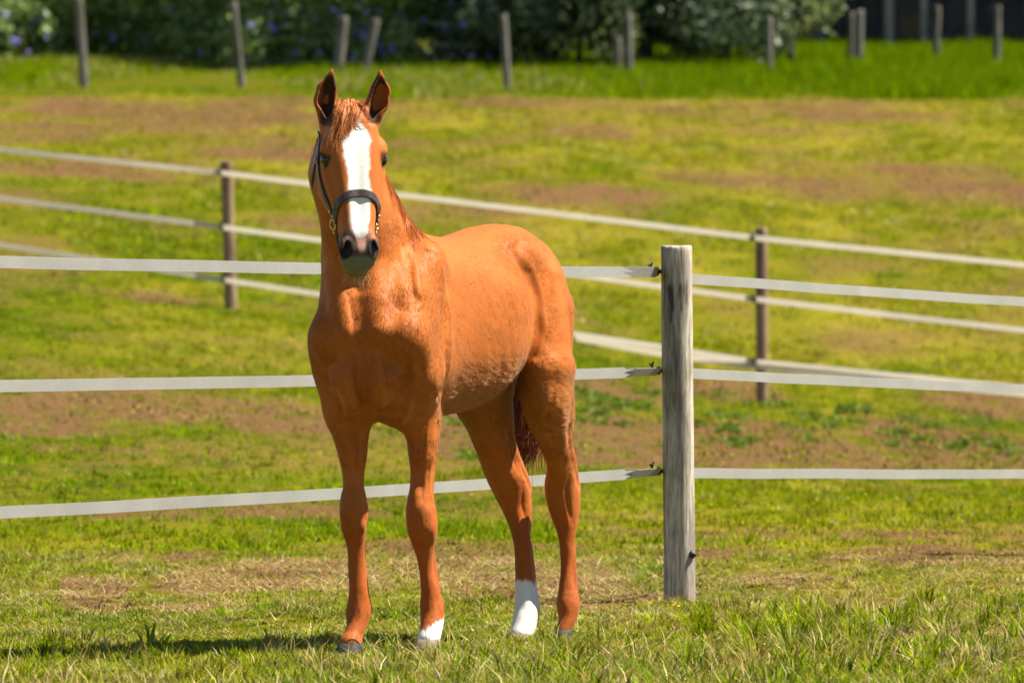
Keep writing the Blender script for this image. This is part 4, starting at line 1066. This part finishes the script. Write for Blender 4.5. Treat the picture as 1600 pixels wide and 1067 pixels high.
def coat(P, jit=0.0):
    """pigment of the coat at points P (linear), independent of light"""
    n = len(P); t, s, nn = head_coords(P)
    x, y, z = P.T
    c = np.tile(np.array([.425, .117, .019]), (n, 1))
    f1 = fbm(x * 9, y * 9, z * 9, 3)[:, None]; f2 = fbm(x * 45, y * 45, z * 30, 3)[:, None]
    c = c * (.84 + .32 * f1) * (.93 + .14 * f2)
    head = (t > -.03) & (t < .62) & (np.abs(s) < .13) & (nn > -.22) & (z > 1.15)
    # longer, paler hair low on the barrel; redder legs
    bel = sstep(1.05, .80, z) * (y > 24.05) * sstep(.62, .74, z)
    c = c * (1 - .35 * bel[:, None]) + np.array([.36, .155, .045]) * .35 * bel[:, None]
    lo = sstep(.62, .35, z); c = c * (1 - lo[:, None]) + c * np.array([.86, .74, .72]) * lo[:, None]
    def put(mask, col):
        nonlocal c
        m = np.clip(mask, 0, 1)[:, None]; c = c * (1 - m) + np.asarray(col) * m
    e = (fbm(x * 70, y * 70, z * 70, 3) - .5); e2 = (fbm(x * 22, y * 22, z * 22, 2) - .5)
    white = (.75, .725, .67)
    # blaze: widest at the forehead, narrowing, running to the nostrils
    cx = np.interp(t, [.08, .20, .33, .43, .52], [.001, .000, .006, .002, .000]); hw = np.interp(t, [.050, .085, .115, .145, .19, .25, .32, .38, .43, .47, .505], [0, .020, .040, .049, .042, .036, .035, .034, .033, .026, .0])
    cx = cx + e2 * .012
    put(head * (nn > -.06) * sstep(-.006, .007, hw + e * .016 - np.abs(s - cx)), white)
    # dark skin of the muzzle, pink snip, paler lips
    dm = head * sstep(.450, .490, t + e2 * .05 - .25 * np.maximum(0, .035 - np.abs(s)) * 1.0)
    blz = sstep(-.004, .004, hw - np.abs(s - cx))
    put(dm * (1 - blz * .9) * .92, (.055, .043, .038))
    put(head * sstep(.012, .004, np.abs(s - .004) - .010 * sstep(.545, .47, t)) * sstep(.475, .492, t) * sstep(.542, .52, t), (.42, .22, .17))
    put(head * sstep(.43, .47, t) * sstep(.50, .47, t) * sstep(.018, .03, np.abs(s)) * sstep(.05, .04, np.abs(s)) * (nn > 0) * .55, (.34, .22, .16))
    put(head * sstep(.538, .552, t) * .85, (.16, .155, .115))
    put(mouth_at(P) * head, (.02, .015, .012))
    for sg in (-1, 1):                                                     # nostrils, eye rims
        q = hp(.524, sg * .049, .014); d = np.linalg.norm((P - q) @ np.stack([ht / .030, (hx * .8 + hn * .6 * sg) / .0145, hn / .05], 1), axis=1)
        put(sstep(1.15, .85, d) * head, (.014, .011, .011))
        q = hp(.197, sg * .098, -.004); d = np.linalg.norm(P - q, axis=1); put(sstep(.042, .022, d + e * .02) * .88 * head, (.035, .022, .016))
    # inside of the ears
    for (bx, by, tx, ty) in ((511, 188, 517, 112), (586, 184, 594, 116)):
        A = W(bx, by, 23.665); B = W(tx, ty, 23.665); ab = B - A; u = np.clip(((P - A) @ ab) / (ab @ ab), 0, 1); d = np.linalg.norm((P - A - u[:, None] * ab)[:, [0, 2]], axis=1)
        nrm_in = (z > 1.76)
        put(nrm_in * sstep(.027, .017, d + e * .012) * (y < 23.672) * sstep(1, .86, u) * .9, (.035, .016, .010))
    ear = (z > 1.775) * 1.0; c = c * (1 - .35 * ear[:, None])
    # white pasterns and stocking
    def leg_white(nm, z0, amp, slope=(0, 0), only=None):
        pts = np.array([p for p, r in leg_points(nm)]); d = np.min(np.linalg.norm(P[:, None, :2] - pts[None, -6:, :2], axis=2), axis=1) if n < 4e6 else 0
        c0 = pts[-3]
        lim = z0 + amp * (fbm(x * 110, y * 110, z * 16, 4) - .5) * 2.2 + slope[0] * (x - c0[0]) + slope[1] * (y - c0[1])
        return (d < .085) * sstep(-.007, .007, lim - z) * (z < .3)
    put(leg_white('left_fore', .104, .016, (.45, .1)), white)
    put(leg_white('right_hind', .186, .017, (-.10, 0)), white)
    q = W(838, 962, 24.80); put(sstep(.034, .012, np.linalg.norm((P - q) * [1, .6, .8], axis=1) + e * .02) * .5, (.40, .27, .14))
    pts = np.array([p for p, r in leg_points('right_fore')]); d = np.linalg.norm(P[:, :2] - pts[-1, :2], axis=1); put((d < .07) * sstep(.07, .03, z) * .45, (.40, .20, .09))
    # pale groin
    return np.clip(c, 0.002, .9)
def mouth_at(P):
    t, s, nn = head_coords(P)
    return np.exp(-((t - (.556 - 14.0 * np.maximum(0, np.abs(s) - .012) ** 2)) / .0042) ** 2) * (np.abs(s) < .058) * (nn < .0) * (nn > -.10) * (t > .48)

HC = coat(HV)
def coat_mat():
    m, nt, N, L, P = new_mat('chestnut_coat')
    a = N.new('ShaderNodeAttribute'); a.attribute_name = 'col'
    L.new(a.outputs['Color'], P.inputs['Base Color']); P.inputs['Roughness'].default_value = .56; P.inputs['Specular IOR Level'].default_value = .14
    P.inputs['Sheen Weight'].default_value = .12; P.inputs['Sheen Roughness'].default_value = .45; P.inputs['Sheen Tint'].default_value = (1, .72, .48, 1)
    tc = N.new('ShaderNodeTexCoord'); mp = N.new('ShaderNodeMapping'); mp.inputs['Scale'].default_value = (1, 1, .35); L.new(tc.outputs['Object'], mp.inputs['Vector'])
    n = N.new('ShaderNodeTexNoise'); n.inputs['Scale'].default_value = 150; n.inputs['Detail'].default_value = 4; L.new(mp.outputs['Vector'], n.inputs['Vector'])
    b = N.new('ShaderNodeBump'); b.inputs['Strength'].default_value = .25; b.inputs['Distance'].default_value = .003; L.new(n.outputs['Fac'], b.inputs['Height']); L.new(b.outputs['Normal'], P.inputs['Normal'])
    return m
MAT_COAT = coat_mat()
horse = empty('horse', (float(spine(.7, 0, 0)[0]), float(spine(.7, 0, 0)[1]), -.01), 'young chestnut horse with a white blaze standing in the grass and facing us', 'horse')
body = mesh_np('body', HV, None, HQ, MAT_COAT, horse, True, {'col': HC})

# hooves
MAT_HOOF = simple_mat('grey_hoof', (.040, .038, .037), .7, .2, 0, .45, 60)
MAT_HOOF2 = simple_mat('pale_hoof', (.20, .16, .12), .7, .2, 0, .3, 60)
for nm, mt in (('right_fore', MAT_HOOF), ('left_fore', MAT_HOOF2), ('right_hind', MAT_HOOF2), ('left_hind', MAT_HOOF)):
    c, r = leg_points(nm)[-1]; zg = float(gz0(c[0], c[1])); toe = np.array([-.20, -.98, 0.])
    g = Geo(); rows = [(c + [0, 0, .006] - toe * .004, r * 1.04), (c + toe * .006 - [0, 0, .006], r * 1.10), (np.array([c[0], c[1], (c[2] + zg) / 2]) + toe * .014, r * 1.19), (np.array([c[0], c[1], zg - .004]) + toe * .022, r * 1.30)]
    seg = 22; V = []
    for p, q in rows:
        for k in range(seg):
            an = k * 2 * math.pi / seg; v = np.array([math.cos(an), math.sin(an), 0]) * q; f = v @ toe; v = v + toe * max(0, f) * .22; V.append(p + v)
    V = np.array(V + [rows[0][0], rows[-1][0]]); i = np.arange(seg); j = (i + 1) % seg
    g.add(V, np.concatenate([np.stack([np.full(seg, 4 * seg), j, i], 1)[:, ::-1], np.stack([np.full(seg, 4 * seg + 1), 3 * seg + j, 3 * seg + i], 1)]), np.concatenate([np.stack([(k + 1) * seg + i, (k + 1) * seg + j, k * seg + j, k * seg + i], 1) for k in range(3)]))
    g.build('hoof', mt, horse, True)
# eyes
MAT_EYE = simple_mat('dark_eye', (.010, .006, .004), .06, .6)
for sg in (-1, 1):
    g = Geo(); g.sphere(hp(.197, sg * .0885, -.005), .0225, 20, 14); g.build('eye', MAT_EYE, horse, True)
    # eyelid rims
    MAT_LID = MAT_COAT
# --- hair: every strand a thin ribbon
def ribbons(name, paths, w, col, mat, parent, kind='stuff'):
    """paths (n, k, 3); flat tapering strands"""
    P = np.asarray(paths, float); n, k, _ = P.shape
    d = np.gradient(P, axis=1); s = np.cross(d, rng.normal(size=(n, 1, 3)) * .5 + np.array([0, -1, .2])); s /= np.linalg.norm(s, axis=2)[..., None] + 1e-9
    tw = (w[:, None] * np.linspace(1, .25, k)[None, :])[..., None]
    A = P - s * tw / 2; B = P + s * tw / 2
    V = np.stack([A, B], 2).reshape(-1, 3)
    i = (np.arange(n)[:, None] * (2 * k) + np.arange(k - 1)[None, :] * 2).ravel()
    Q = np.stack([i, i + 1, i + 3, i + 2], 1)
    o = mesh_np(name, V, None, Q, mat, parent, True, {'col': np.repeat(col, 2 * k, 0)}); o['kind'] = kind
    return o
MAT_HAIR = leaf_mat('horse_hair', .15, .5, .22)
def lock_paths(roots, ends, sagdir, n_each, spread0, spread1, k=9, bow=.04):
    out = []
    for A, B in zip(roots, ends):
        bw = rng.normal(0, .3, 3) * bow
        for q in range(n_each):
            a = A + rng.normal(0, spread0, 3); b = B + rng.normal(0, spread1, 3) + (A - B) * rng.uniform(0, .35); t = np.linspace(0, 1, k)[:, None]
            out.append(a + (b - a) * t + (np.asarray(sagdir) * bow + bw) * np.sin(math.pi * t) + rng.normal(0, .002, 3) * t)
    return np.array(out)
def on_skin(P, lift):
    """push strand points outside the body"""
    sh = P.shape; q = P.reshape(-1, 3).copy()
    for _ in range(3):
        f = sample(q); m = f < lift
        if m.any(): q[m] += grad(q[m]) * (np.clip(lift - f[m], 0, .05))[:, None]
    return q.reshape(sh)
def hair_col(n, base=(.34, .10, .022), var=.25):
    return np.array(base) * rng.normal(1, var, (n, 1)).clip(.35, 1.9) * (1 + rng.normal(0, .06, (n, 3)))
# forelock, swept to the horse's right
R0 = []; R1 = []
for q in range(38):
    u = rng.random(); R0.append(hp(.0 + .03 * rng.random(), -.045 + .075 * u, .035)); e = hp(.10 + .11 * rng.random() * (1.15 - u), -.082 + .062 * u + rng.normal(0, .010), .062); R1.append(e)
for q in range(3): R0.append(hp(.01, .02, .035)); R1.append(hp(.075 + .02 * rng.random(), .045, .055))
P_ = on_skin(lock_paths(np.array(R0), np.array(R1), hn * .5, 16, .005, .006, 9, .022), .004)
ribbons('forelock', P_, np.full(len(P_), .0022) * rng.uniform(.7, 1.3, len(P_)), hair_col(len(P_), (.46, .155, .04), .3), MAT_HAIR, horse)
# mane along the crest, falling to both sides
R0 = []; R1 = []
crest = [W(546, 172, 23.72), W(548, 205, 23.83), W(563, 262, 23.96), W(588, 318, 24.07), spine(.33, .01, 1.42), spine(.42, 0, 1.42)]
crest = np.array(crest); cu = np.linspace(0, 1, len(crest))
for q in range(130):
    u = rng.random(); p = np.array([np.interp(u, cu, crest[:, k]) for k in range(3)])
    sd = -1 if rng.random() < (.8 if u < .45 else .55) else 1
    ln = rng.uniform(.07, .17) * (1 - .25 * u)
    R0.append(p); R1.append(p + np.array([sd * rng.uniform(.05, .10) * (1 - .3 * u), rng.uniform(-.03, .05), -ln]))
P_ = on_skin(lock_paths(np.array(R0), np.array(R1), np.array([0, 0, .6]), 12, .006, .008, 9, .03), .004)
ribbons('mane', P_, np.full(len(P_), .0022) * rng.uniform(.7, 1.4, len(P_)), hair_col(len(P_), (.48, .145, .03), .22), MAT_HAIR, horse)
R0 = []; R1 = []
for q in range(45):
    u = rng.uniform(.35, 1.0); p = np.array([np.interp(u, cu, crest[:, k]) for k in range(3)])
    R0.append(p); R1.append(p + np.array([rng.uniform(.05, .13), rng.uniform(-.08, .02), -rng.uniform(.06, .19)]))
P_ = on_skin(lock_paths(np.array(R0), np.array(R1), np.array([.2, 0, .6]), 9, .006, .010, 10, .03), .005)
ribbons('mane', P_, np.full(len(P_), .0020) * rng.uniform(.7, 1.4, len(P_)), hair_col(len(P_), (.46, .135, .024), .2), MAT_HAIR, horse)
# tail hanging behind the hind legs
R0 = []; R1 = []
for q in range(110):
    D = 25.12 + rng.normal(0, .03); R0.append(W(848 + rng.normal(0, 5), 470 + rng.normal(0, 8), 25.06)); R1.append(W(826 + rng.normal(0, 13), 725 + rng.normal(0, 16) - abs(rng.normal(0, 10)), D))
P_ = lock_paths(np.array(R0), np.array(R1), np.array([.05, .8, 0.2]), 30, .016, .014, 12, .09)
ribbons('tail', P_, np.full(len(P_), .0036) * rng.uniform(.6, 1.4, len(P_)), hair_col(len(P_), (.20, .055, .016), .4), MAT_HAIR, horse)
# whiskers under the chin
R0 = []; R1 = []
for q in range(34):
    s = rng.uniform(-.045, .045); a = hp(.553, s * .8, -.085 + rng.normal(0, .012)); R0.append(a); R1.append(a + np.array([s * .45 + rng.normal(0, .010), -.008 + rng.normal(0, .01), -rng.uniform(.025, .075)]))
P_ = lock_paths(np.array(R0), np.array(R1), np.array([0, 0, 0]), 3, .003, .004, 5, .008)
ribbons('whiskers', P_, np.full(len(P_), .0013), hair_col(len(P_), (.50, .34, .17), .25), MAT_HAIR, horse)

# short coat: one small blade of hair per follicle, laid along the flow of the coat
def fur(n):
    A = HV[HQ]; nf = np.cross(A[:, 2] - A[:, 0], A[:, 3] - A[:, 1]); ar = np.linalg.norm(nf, axis=1)
    f = rng.choice(len(HQ), n, p=ar / ar.sum()); u, v = rng.random(n)[:, None], rng.random(n)[:, None]; B = A[f]
    P = (B[:, 0] * (1 - u) + B[:, 1] * u) * (1 - v) + (B[:, 3] * (1 - u) + B[:, 2] * u) * v
    Nn = grad(P, .010); x, y, z = P.T; t, s, nn = head_coords(P)
    head = (t > .0) & (t < .62) & (np.abs(s) < .12) & (nn > -.22) & (z > 1.15)
    bodym = (z > .72) & ~head
    flow = np.zeros((n, 3)); flow[:] = (.0, 0, -1)
    bk = np.array([.45, .75, -.45]); flow[bodym] = bk; chest = bodym & (y < 23.95) & (z < 1.45); flow[chest] = (0, .1, -1)
    flow[bodym & (y > 24.75)] = (.2, .3, -1); flow[head] = ht
    sw = np.stack([fbm(x * 6 + 31 * k, y * 6, z * 6, 2) - .5 for k in range(3)], 1) * 1.5
    flow = flow + sw + rng.normal(0, .18, (n, 3)); flow -= Nn * np.sum(flow * Nn, 1)[:, None]; flow /= np.linalg.norm(flow, axis=1)[:, None] + 1e-9
    ln = np.where(head, .006, np.where(z < .62, .008, .013)); bel = bodym & (z < .98) & (y > 24.05); ln = np.where(bel, .018, ln)
    ln = ln * np.where((t > .45) & head, .25, 1) * rng.uniform(.6, 1.3, n); ln = np.where(z > 1.745, .004, ln)
    lift = np.where(bel, .24, .13) + rng.normal(0, .06, n)
    d = flow + Nn * lift[:, None]; d /= np.linalg.norm(d, axis=1)[:, None]
    sd = np.cross(d, Nn); sd /= np.linalg.norm(sd, axis=1)[:, None] + 1e-9
    w = np.where(head, .0012, .0017)[:, None]
    P = P - Nn * .0008
    V = np.stack([P - sd * w / 2, P + sd * w / 2, P + d * ln[:, None]], 1).reshape(-1, 3)
    c = coat(P) * rng.normal(1.0, .08, (n, 1)).clip(.7, 1.3)
    kk1 = np.sum(P * np.array([.9, -.5, .35]), 1); kk2 = np.sum(P * np.array([.35, .30, .9]), 1); kk3 = np.sum(P * np.array([-.3, .85, -.4]), 1)
    lt = np.where(bodym, fbm(kk1 * 80, kk2 * 80, kk3 * 14, 3), .5) - .5; c = c * (1 + .70 * lt)[:, None]
    C = np.repeat(np.clip(c, 0, .9), 3, 0)
    o = mesh_np('short_hair', V, np.arange(n * 3).reshape(-1, 3), None, MAT_FUR, horse, True, {'col': C})
    # locks: neighbouring hairs lean and tint together, in streaks along the lie of the coat
    a1 = np.cross(Nn, flow); k1 = np.sum(P * np.array([.9, -.5, .35]), 1); k2 = np.sum(P * np.array([.35, .30, .9]), 1); k3 = np.sum(P * np.array([-.3, .85, -.4]), 1)
    lk = fbm(k1 * 95, k2 * 95, k3 * 17, 3) - .5; lk2 = fbm(x * 70, y * 70, z * 14, 3) - .5; lk = np.where(bodym & (y > 23.98), lk, lk2)
    vn = Nn * .8 + flow * (.18 + .55 * lk)[:, None] + a1 * (lk * .55)[:, None] + rng.normal(0, .10, (n, 3)); vn = np.repeat(vn / np.linalg.norm(vn, axis=1)[:, None], 3, 0)
    o.data.normals_split_custom_set_from_vertices(vn.tolist())
    o['kind'] = 'stuff'
MAT_FUR = coat_mat(); MAT_FUR.name = 'chestnut_hair'
for l in list(MAT_FUR.node_tree.links):
    if l.to_socket.name == 'Normal' and l.to_node.type == 'BSDF_PRINCIPLED': MAT_FUR.node_tree.links.remove(l)
fur(420000)

# ------------------------------------------------------------------ halter
MAT_LEATHER = simple_mat('brown_leather', (.055, .035, .036), .38, .5, 0, .25, 60)
MAT_BRASS = simple_mat('brass', (.72, .55, .24), .25, .5, 1.0)
halter = empty('halter', tuple(hp(.36, 0, .04)), 'brown leather halter with brass rings on the chestnut horse\'s head', 'halter')
def skin_at(t, deg):
    """skin point of the head at distance t along it, direction deg round it (0 = front, 90 = viewer's right)"""
    c = hp(t, 0, -.06); d = math.cos(math.radians(deg)) * hn + math.sin(math.radians(deg)) * hx
    r = np.arange(0, .20, .002); P = c + r[:, None] * d; f = sample(P); k = np.argmax(f > 0) if (f > 0).any() else len(r) - 1
    return P[k]
def strap(name, pts, width, mat=None, lift=.004, thick=.0035):
    """leather strap lying on the skin along (t, deg) points"""
    pts = np.array(pts, float); u = np.linspace(0, 1, len(pts)); uu = np.linspace(0, 1, max(14, len(pts) * 5))
    tt = np.interp(uu, u, pts[:, 0]); dd = np.interp(uu, u, pts[:, 1])
    C = np.array([skin_at(a, b) for a, b in zip(tt, dd)])
    for _ in range(3): C[1:-1] = C[1:-1] * .5 + (C[:-2] + C[2:]) * .25
    Nn = grad(C, .012); C = C + Nn * lift
    T = np.gradient(C, axis=0); T /= np.linalg.norm(T, axis=1)[:, None]; S = np.cross(T, Nn); S /= np.linalg.norm(S, axis=1)[:, None]
    w = width / 2
    rows = [C - S * w - Nn * thick * .5, C - S * w + Nn * thick * .4, C - S * w * .8 + Nn * thick, C + S * w * .8 + Nn * thick, C + S * w + Nn * thick * .4, C + S * w - Nn * thick * .5]
    V = np.stack(rows, 1).reshape(-1, 3); n = len(C); q = [(k * 6 + j, k * 6 + (j + 1) % 6, (k + 1) * 6 + (j + 1) % 6, (k + 1) * 6 + j) for k in range(n - 1) for j in range(6)]
    o = mesh_np(name, V, [(0, 2, 1), (0, 3, 2), (0, 5, 3), (3, 5, 4)], q, mat or MAT_LEATHER, halter, False)
    return C, Nn
NB = .345
strap('noseband', [(.405, -80), (.385, -62), (.355, -35), (.335, -12), (.332, 8), (.345, 30), (.375, 55), (.40, 78)], .027)
strap('jaw_strap', [(.405, -84), (.425, -110), (.44, -145), (.44, 180), (.44, 145), (.425, 110), (.405, 84)], .020)
strap('cheek_strap', [(.395, -88), (.33, -94), (.26, -100), (.19, -106), (.12, -112), (.06, -110)], .018)
strap('cheek_strap', [(.395, 88), (.33, 94), (.26, 100), (.19, 106), (.12, 112), (.06, 110)], .018)
strap('throat_strap', [(.10, -114), (.18, -135), (.25, -160), (.27, 180), (.25, 160), (.18, 135), (.10, 114)], .018)
strap('chin_strap', [(.41, -84), (.44, -92), (.475, -108), (.49, -140)], .012)
strap('chin_strap', [(.41, 84), (.44, 92), (.475, 108), (.49, 140)], .012)
for sg in (-1, 1):
    p = skin_at(.405, sg * 84); n0 = grad(p[None])[0]
    g = Geo(); g.torus(p + n0 * .010, n0 * .9 + np.array([0, -.35, 0]), .017, .0032); g.build('ring', MAT_BRASS, halter, True)
    for (t0, d0) in ((.385, sg * 64), (.355, sg * 92), (.43, sg * 90)):
        p = skin_at(t0, d0); n0 = grad(p[None])[0]; g = Geo(); g.sphere(p + n0 * .009, .0048, 10, 6); g.build('rivet', MAT_BRASS, halter, True)
    p = skin_at(.165, sg * 107); n0 = grad(p[None])[0]; g = Geo(); g.torus(p + n0 * .010, n0, .013, .0024, 4); g.build('buckle', MAT_BRASS, halter, True)
# ------------------------------------------------------------------ weeds and small flowers
MAT_WEED = leaf_mat('weed_leaf', .45, .5, .25)
WEEDS = [(1141, 676, 42), (1113, 650, 30), (1180, 690, 30), (1216, 636, 38), (1276, 660, 40), (1331, 648, 44), (1396, 682, 44), (1442, 690, 34), (1486, 700, 44), (1508, 664, 38), (1560, 700, 40),
         (930, 634, 46), (962, 640, 40), (905, 622, 40), (1005, 640, 36), (925, 662, 36), (1012, 618, 30), (742, 690, 34), (728, 716, 40), (1135, 618, 26), (1165, 634, 22), (1585, 712, 36), (1372, 752, 34), (1235, 668, 24), (985, 668, 30), (1150, 655, 34), (1128, 690, 38), (1160, 700, 30), (1098, 668, 26), (1245, 650, 30), (1300, 670, 30), (1350, 662, 34), (1415, 660, 30), (1465, 672, 36), (1530, 690, 32), (940, 650, 34), (990, 632, 34), (915, 645, 30), (1395, 700, 28), (1265, 690, 26), (715, 662, 30)]
for (px, py, wpx) in WEEDS:
    x, d = gpt(px, py); z = float(gz(x, d)); R = wpx * .62 * d / FPX
    t = empty('weed_plant', (x, d, z), 'leafy green weed clump growing on the bare earth under the fence tapes', 'weed', 'weed clumps on the bare earth under the tapes')
    n = 120; az = rng.random(n) * 2 * math.pi; el = rng.uniform(.15, 1.25, n); r = R * rng.uniform(.35, 1.0, n)
    dirs = np.stack([np.cos(az) * np.cos(el), np.sin(az) * np.cos(el), np.sin(el) * .8], 1); A = np.array([x, d, z]) + dirs * (r * .55)[:, None] + (rng.normal(0, R * .55, (4, 3)) * [1, 1.5, .12])[rng.integers(0, 4, n)]; L_ = R * rng.uniform(.25, .62, n)
    s = np.cross(dirs, rng.normal(size=(n, 3))); s /= np.linalg.norm(s, axis=1)[:, None]
    dn = dirs + rng.normal(0, .4, (n, 3)); dn /= np.linalg.norm(dn, axis=1)[:, None]
    V = np.stack([A, A + dn * (L_ * .5)[:, None] + s * (L_ * .26)[:, None], A + dn * L_[:, None] - np.array([0, 0, 1]) * (L_ * .2)[:, None], A + dn * (L_ * .5)[:, None] - s * (L_ * .22)[:, None]], 1).reshape(-1, 3)
    c = np.array([(.12, .19, .012), (.15, .23, .015), (.10, .17, .02), (.21, .26, .02)])[rng.integers(0, 4, n)] * rng.normal(1, .15, (n, 1)).clip(.6, 1.5)
    o = mesh_np('foliage', V, None, np.arange(n * 4).reshape(-1, 4), MAT_WEED, t, False, {'col': np.repeat(c, 4, 0)}); o['kind'] = 'stuff'
# little yellow flowers
FP = [(1245, 741), (1210, 690), (925, 733), (1018, 745), (1010, 752), (1003, 760), (1300, 728), (1355, 722), (1300, 782), (1325, 790), (1152, 820), (1160, 822), (1105, 720), (1205, 700), (1240, 706), (880, 735), (900, 745), (945, 728), (912, 642), (948, 642), (970, 628), (1000, 605), (905, 660), (1565, 880), (1500, 1058), (1052, 962), (1060, 972), (1055, 968), (378, 715), (1110, 610), (1230, 720), (1280, 785), (1310, 778), (1450, 700), (1020, 740), (985, 606)]
FP += [(rng.uniform(880, 1560), rng.uniform(610, 800)) for _ in range(40)]
V = []; T = []; C = []; k = 0
for (px, py) in FP:
    x, d = gpt(px, py); z = float(gz(x, d)) + rng.uniform(.02, .06); R = rng.uniform(.005, .009)
    a = np.array([rng.normal(0, .4), -.5 + rng.normal(0, .3), 1]); a /= np.linalg.norm(a); u = np.cross(a, [.2, 1, .1]); u /= np.linalg.norm(u); v = np.cross(a, u); c = np.array([x, d, z])
    ring = [c + R * (1 if s % 2 else .6) * (math.cos(s * math.pi / 5) * u + math.sin(s * math.pi / 5) * v) for s in range(10)]
    V += [c + a * R * .3] + ring; T += [(k, k + 1 + j, k + 1 + (j + 1) % 10) for j in range(10)]; C += [(.70, .46, .01)] + [(.80, .62, .02)] * 10; k += 11
    V += [c + u * .0008, c - u * .0008, np.array([x, d, z - .07])]; T += [(k, k + 1, k + 2)]; C += [(.10, .16, .03)] * 3; k += 3
tag(mesh_np('wild_flowers', np.array(V), np.array(T), None, MAT_WEED, None, False, {'col': np.array(C)}), 'scattered tiny yellow flowers in the turf round the grey post', kind='stuff')
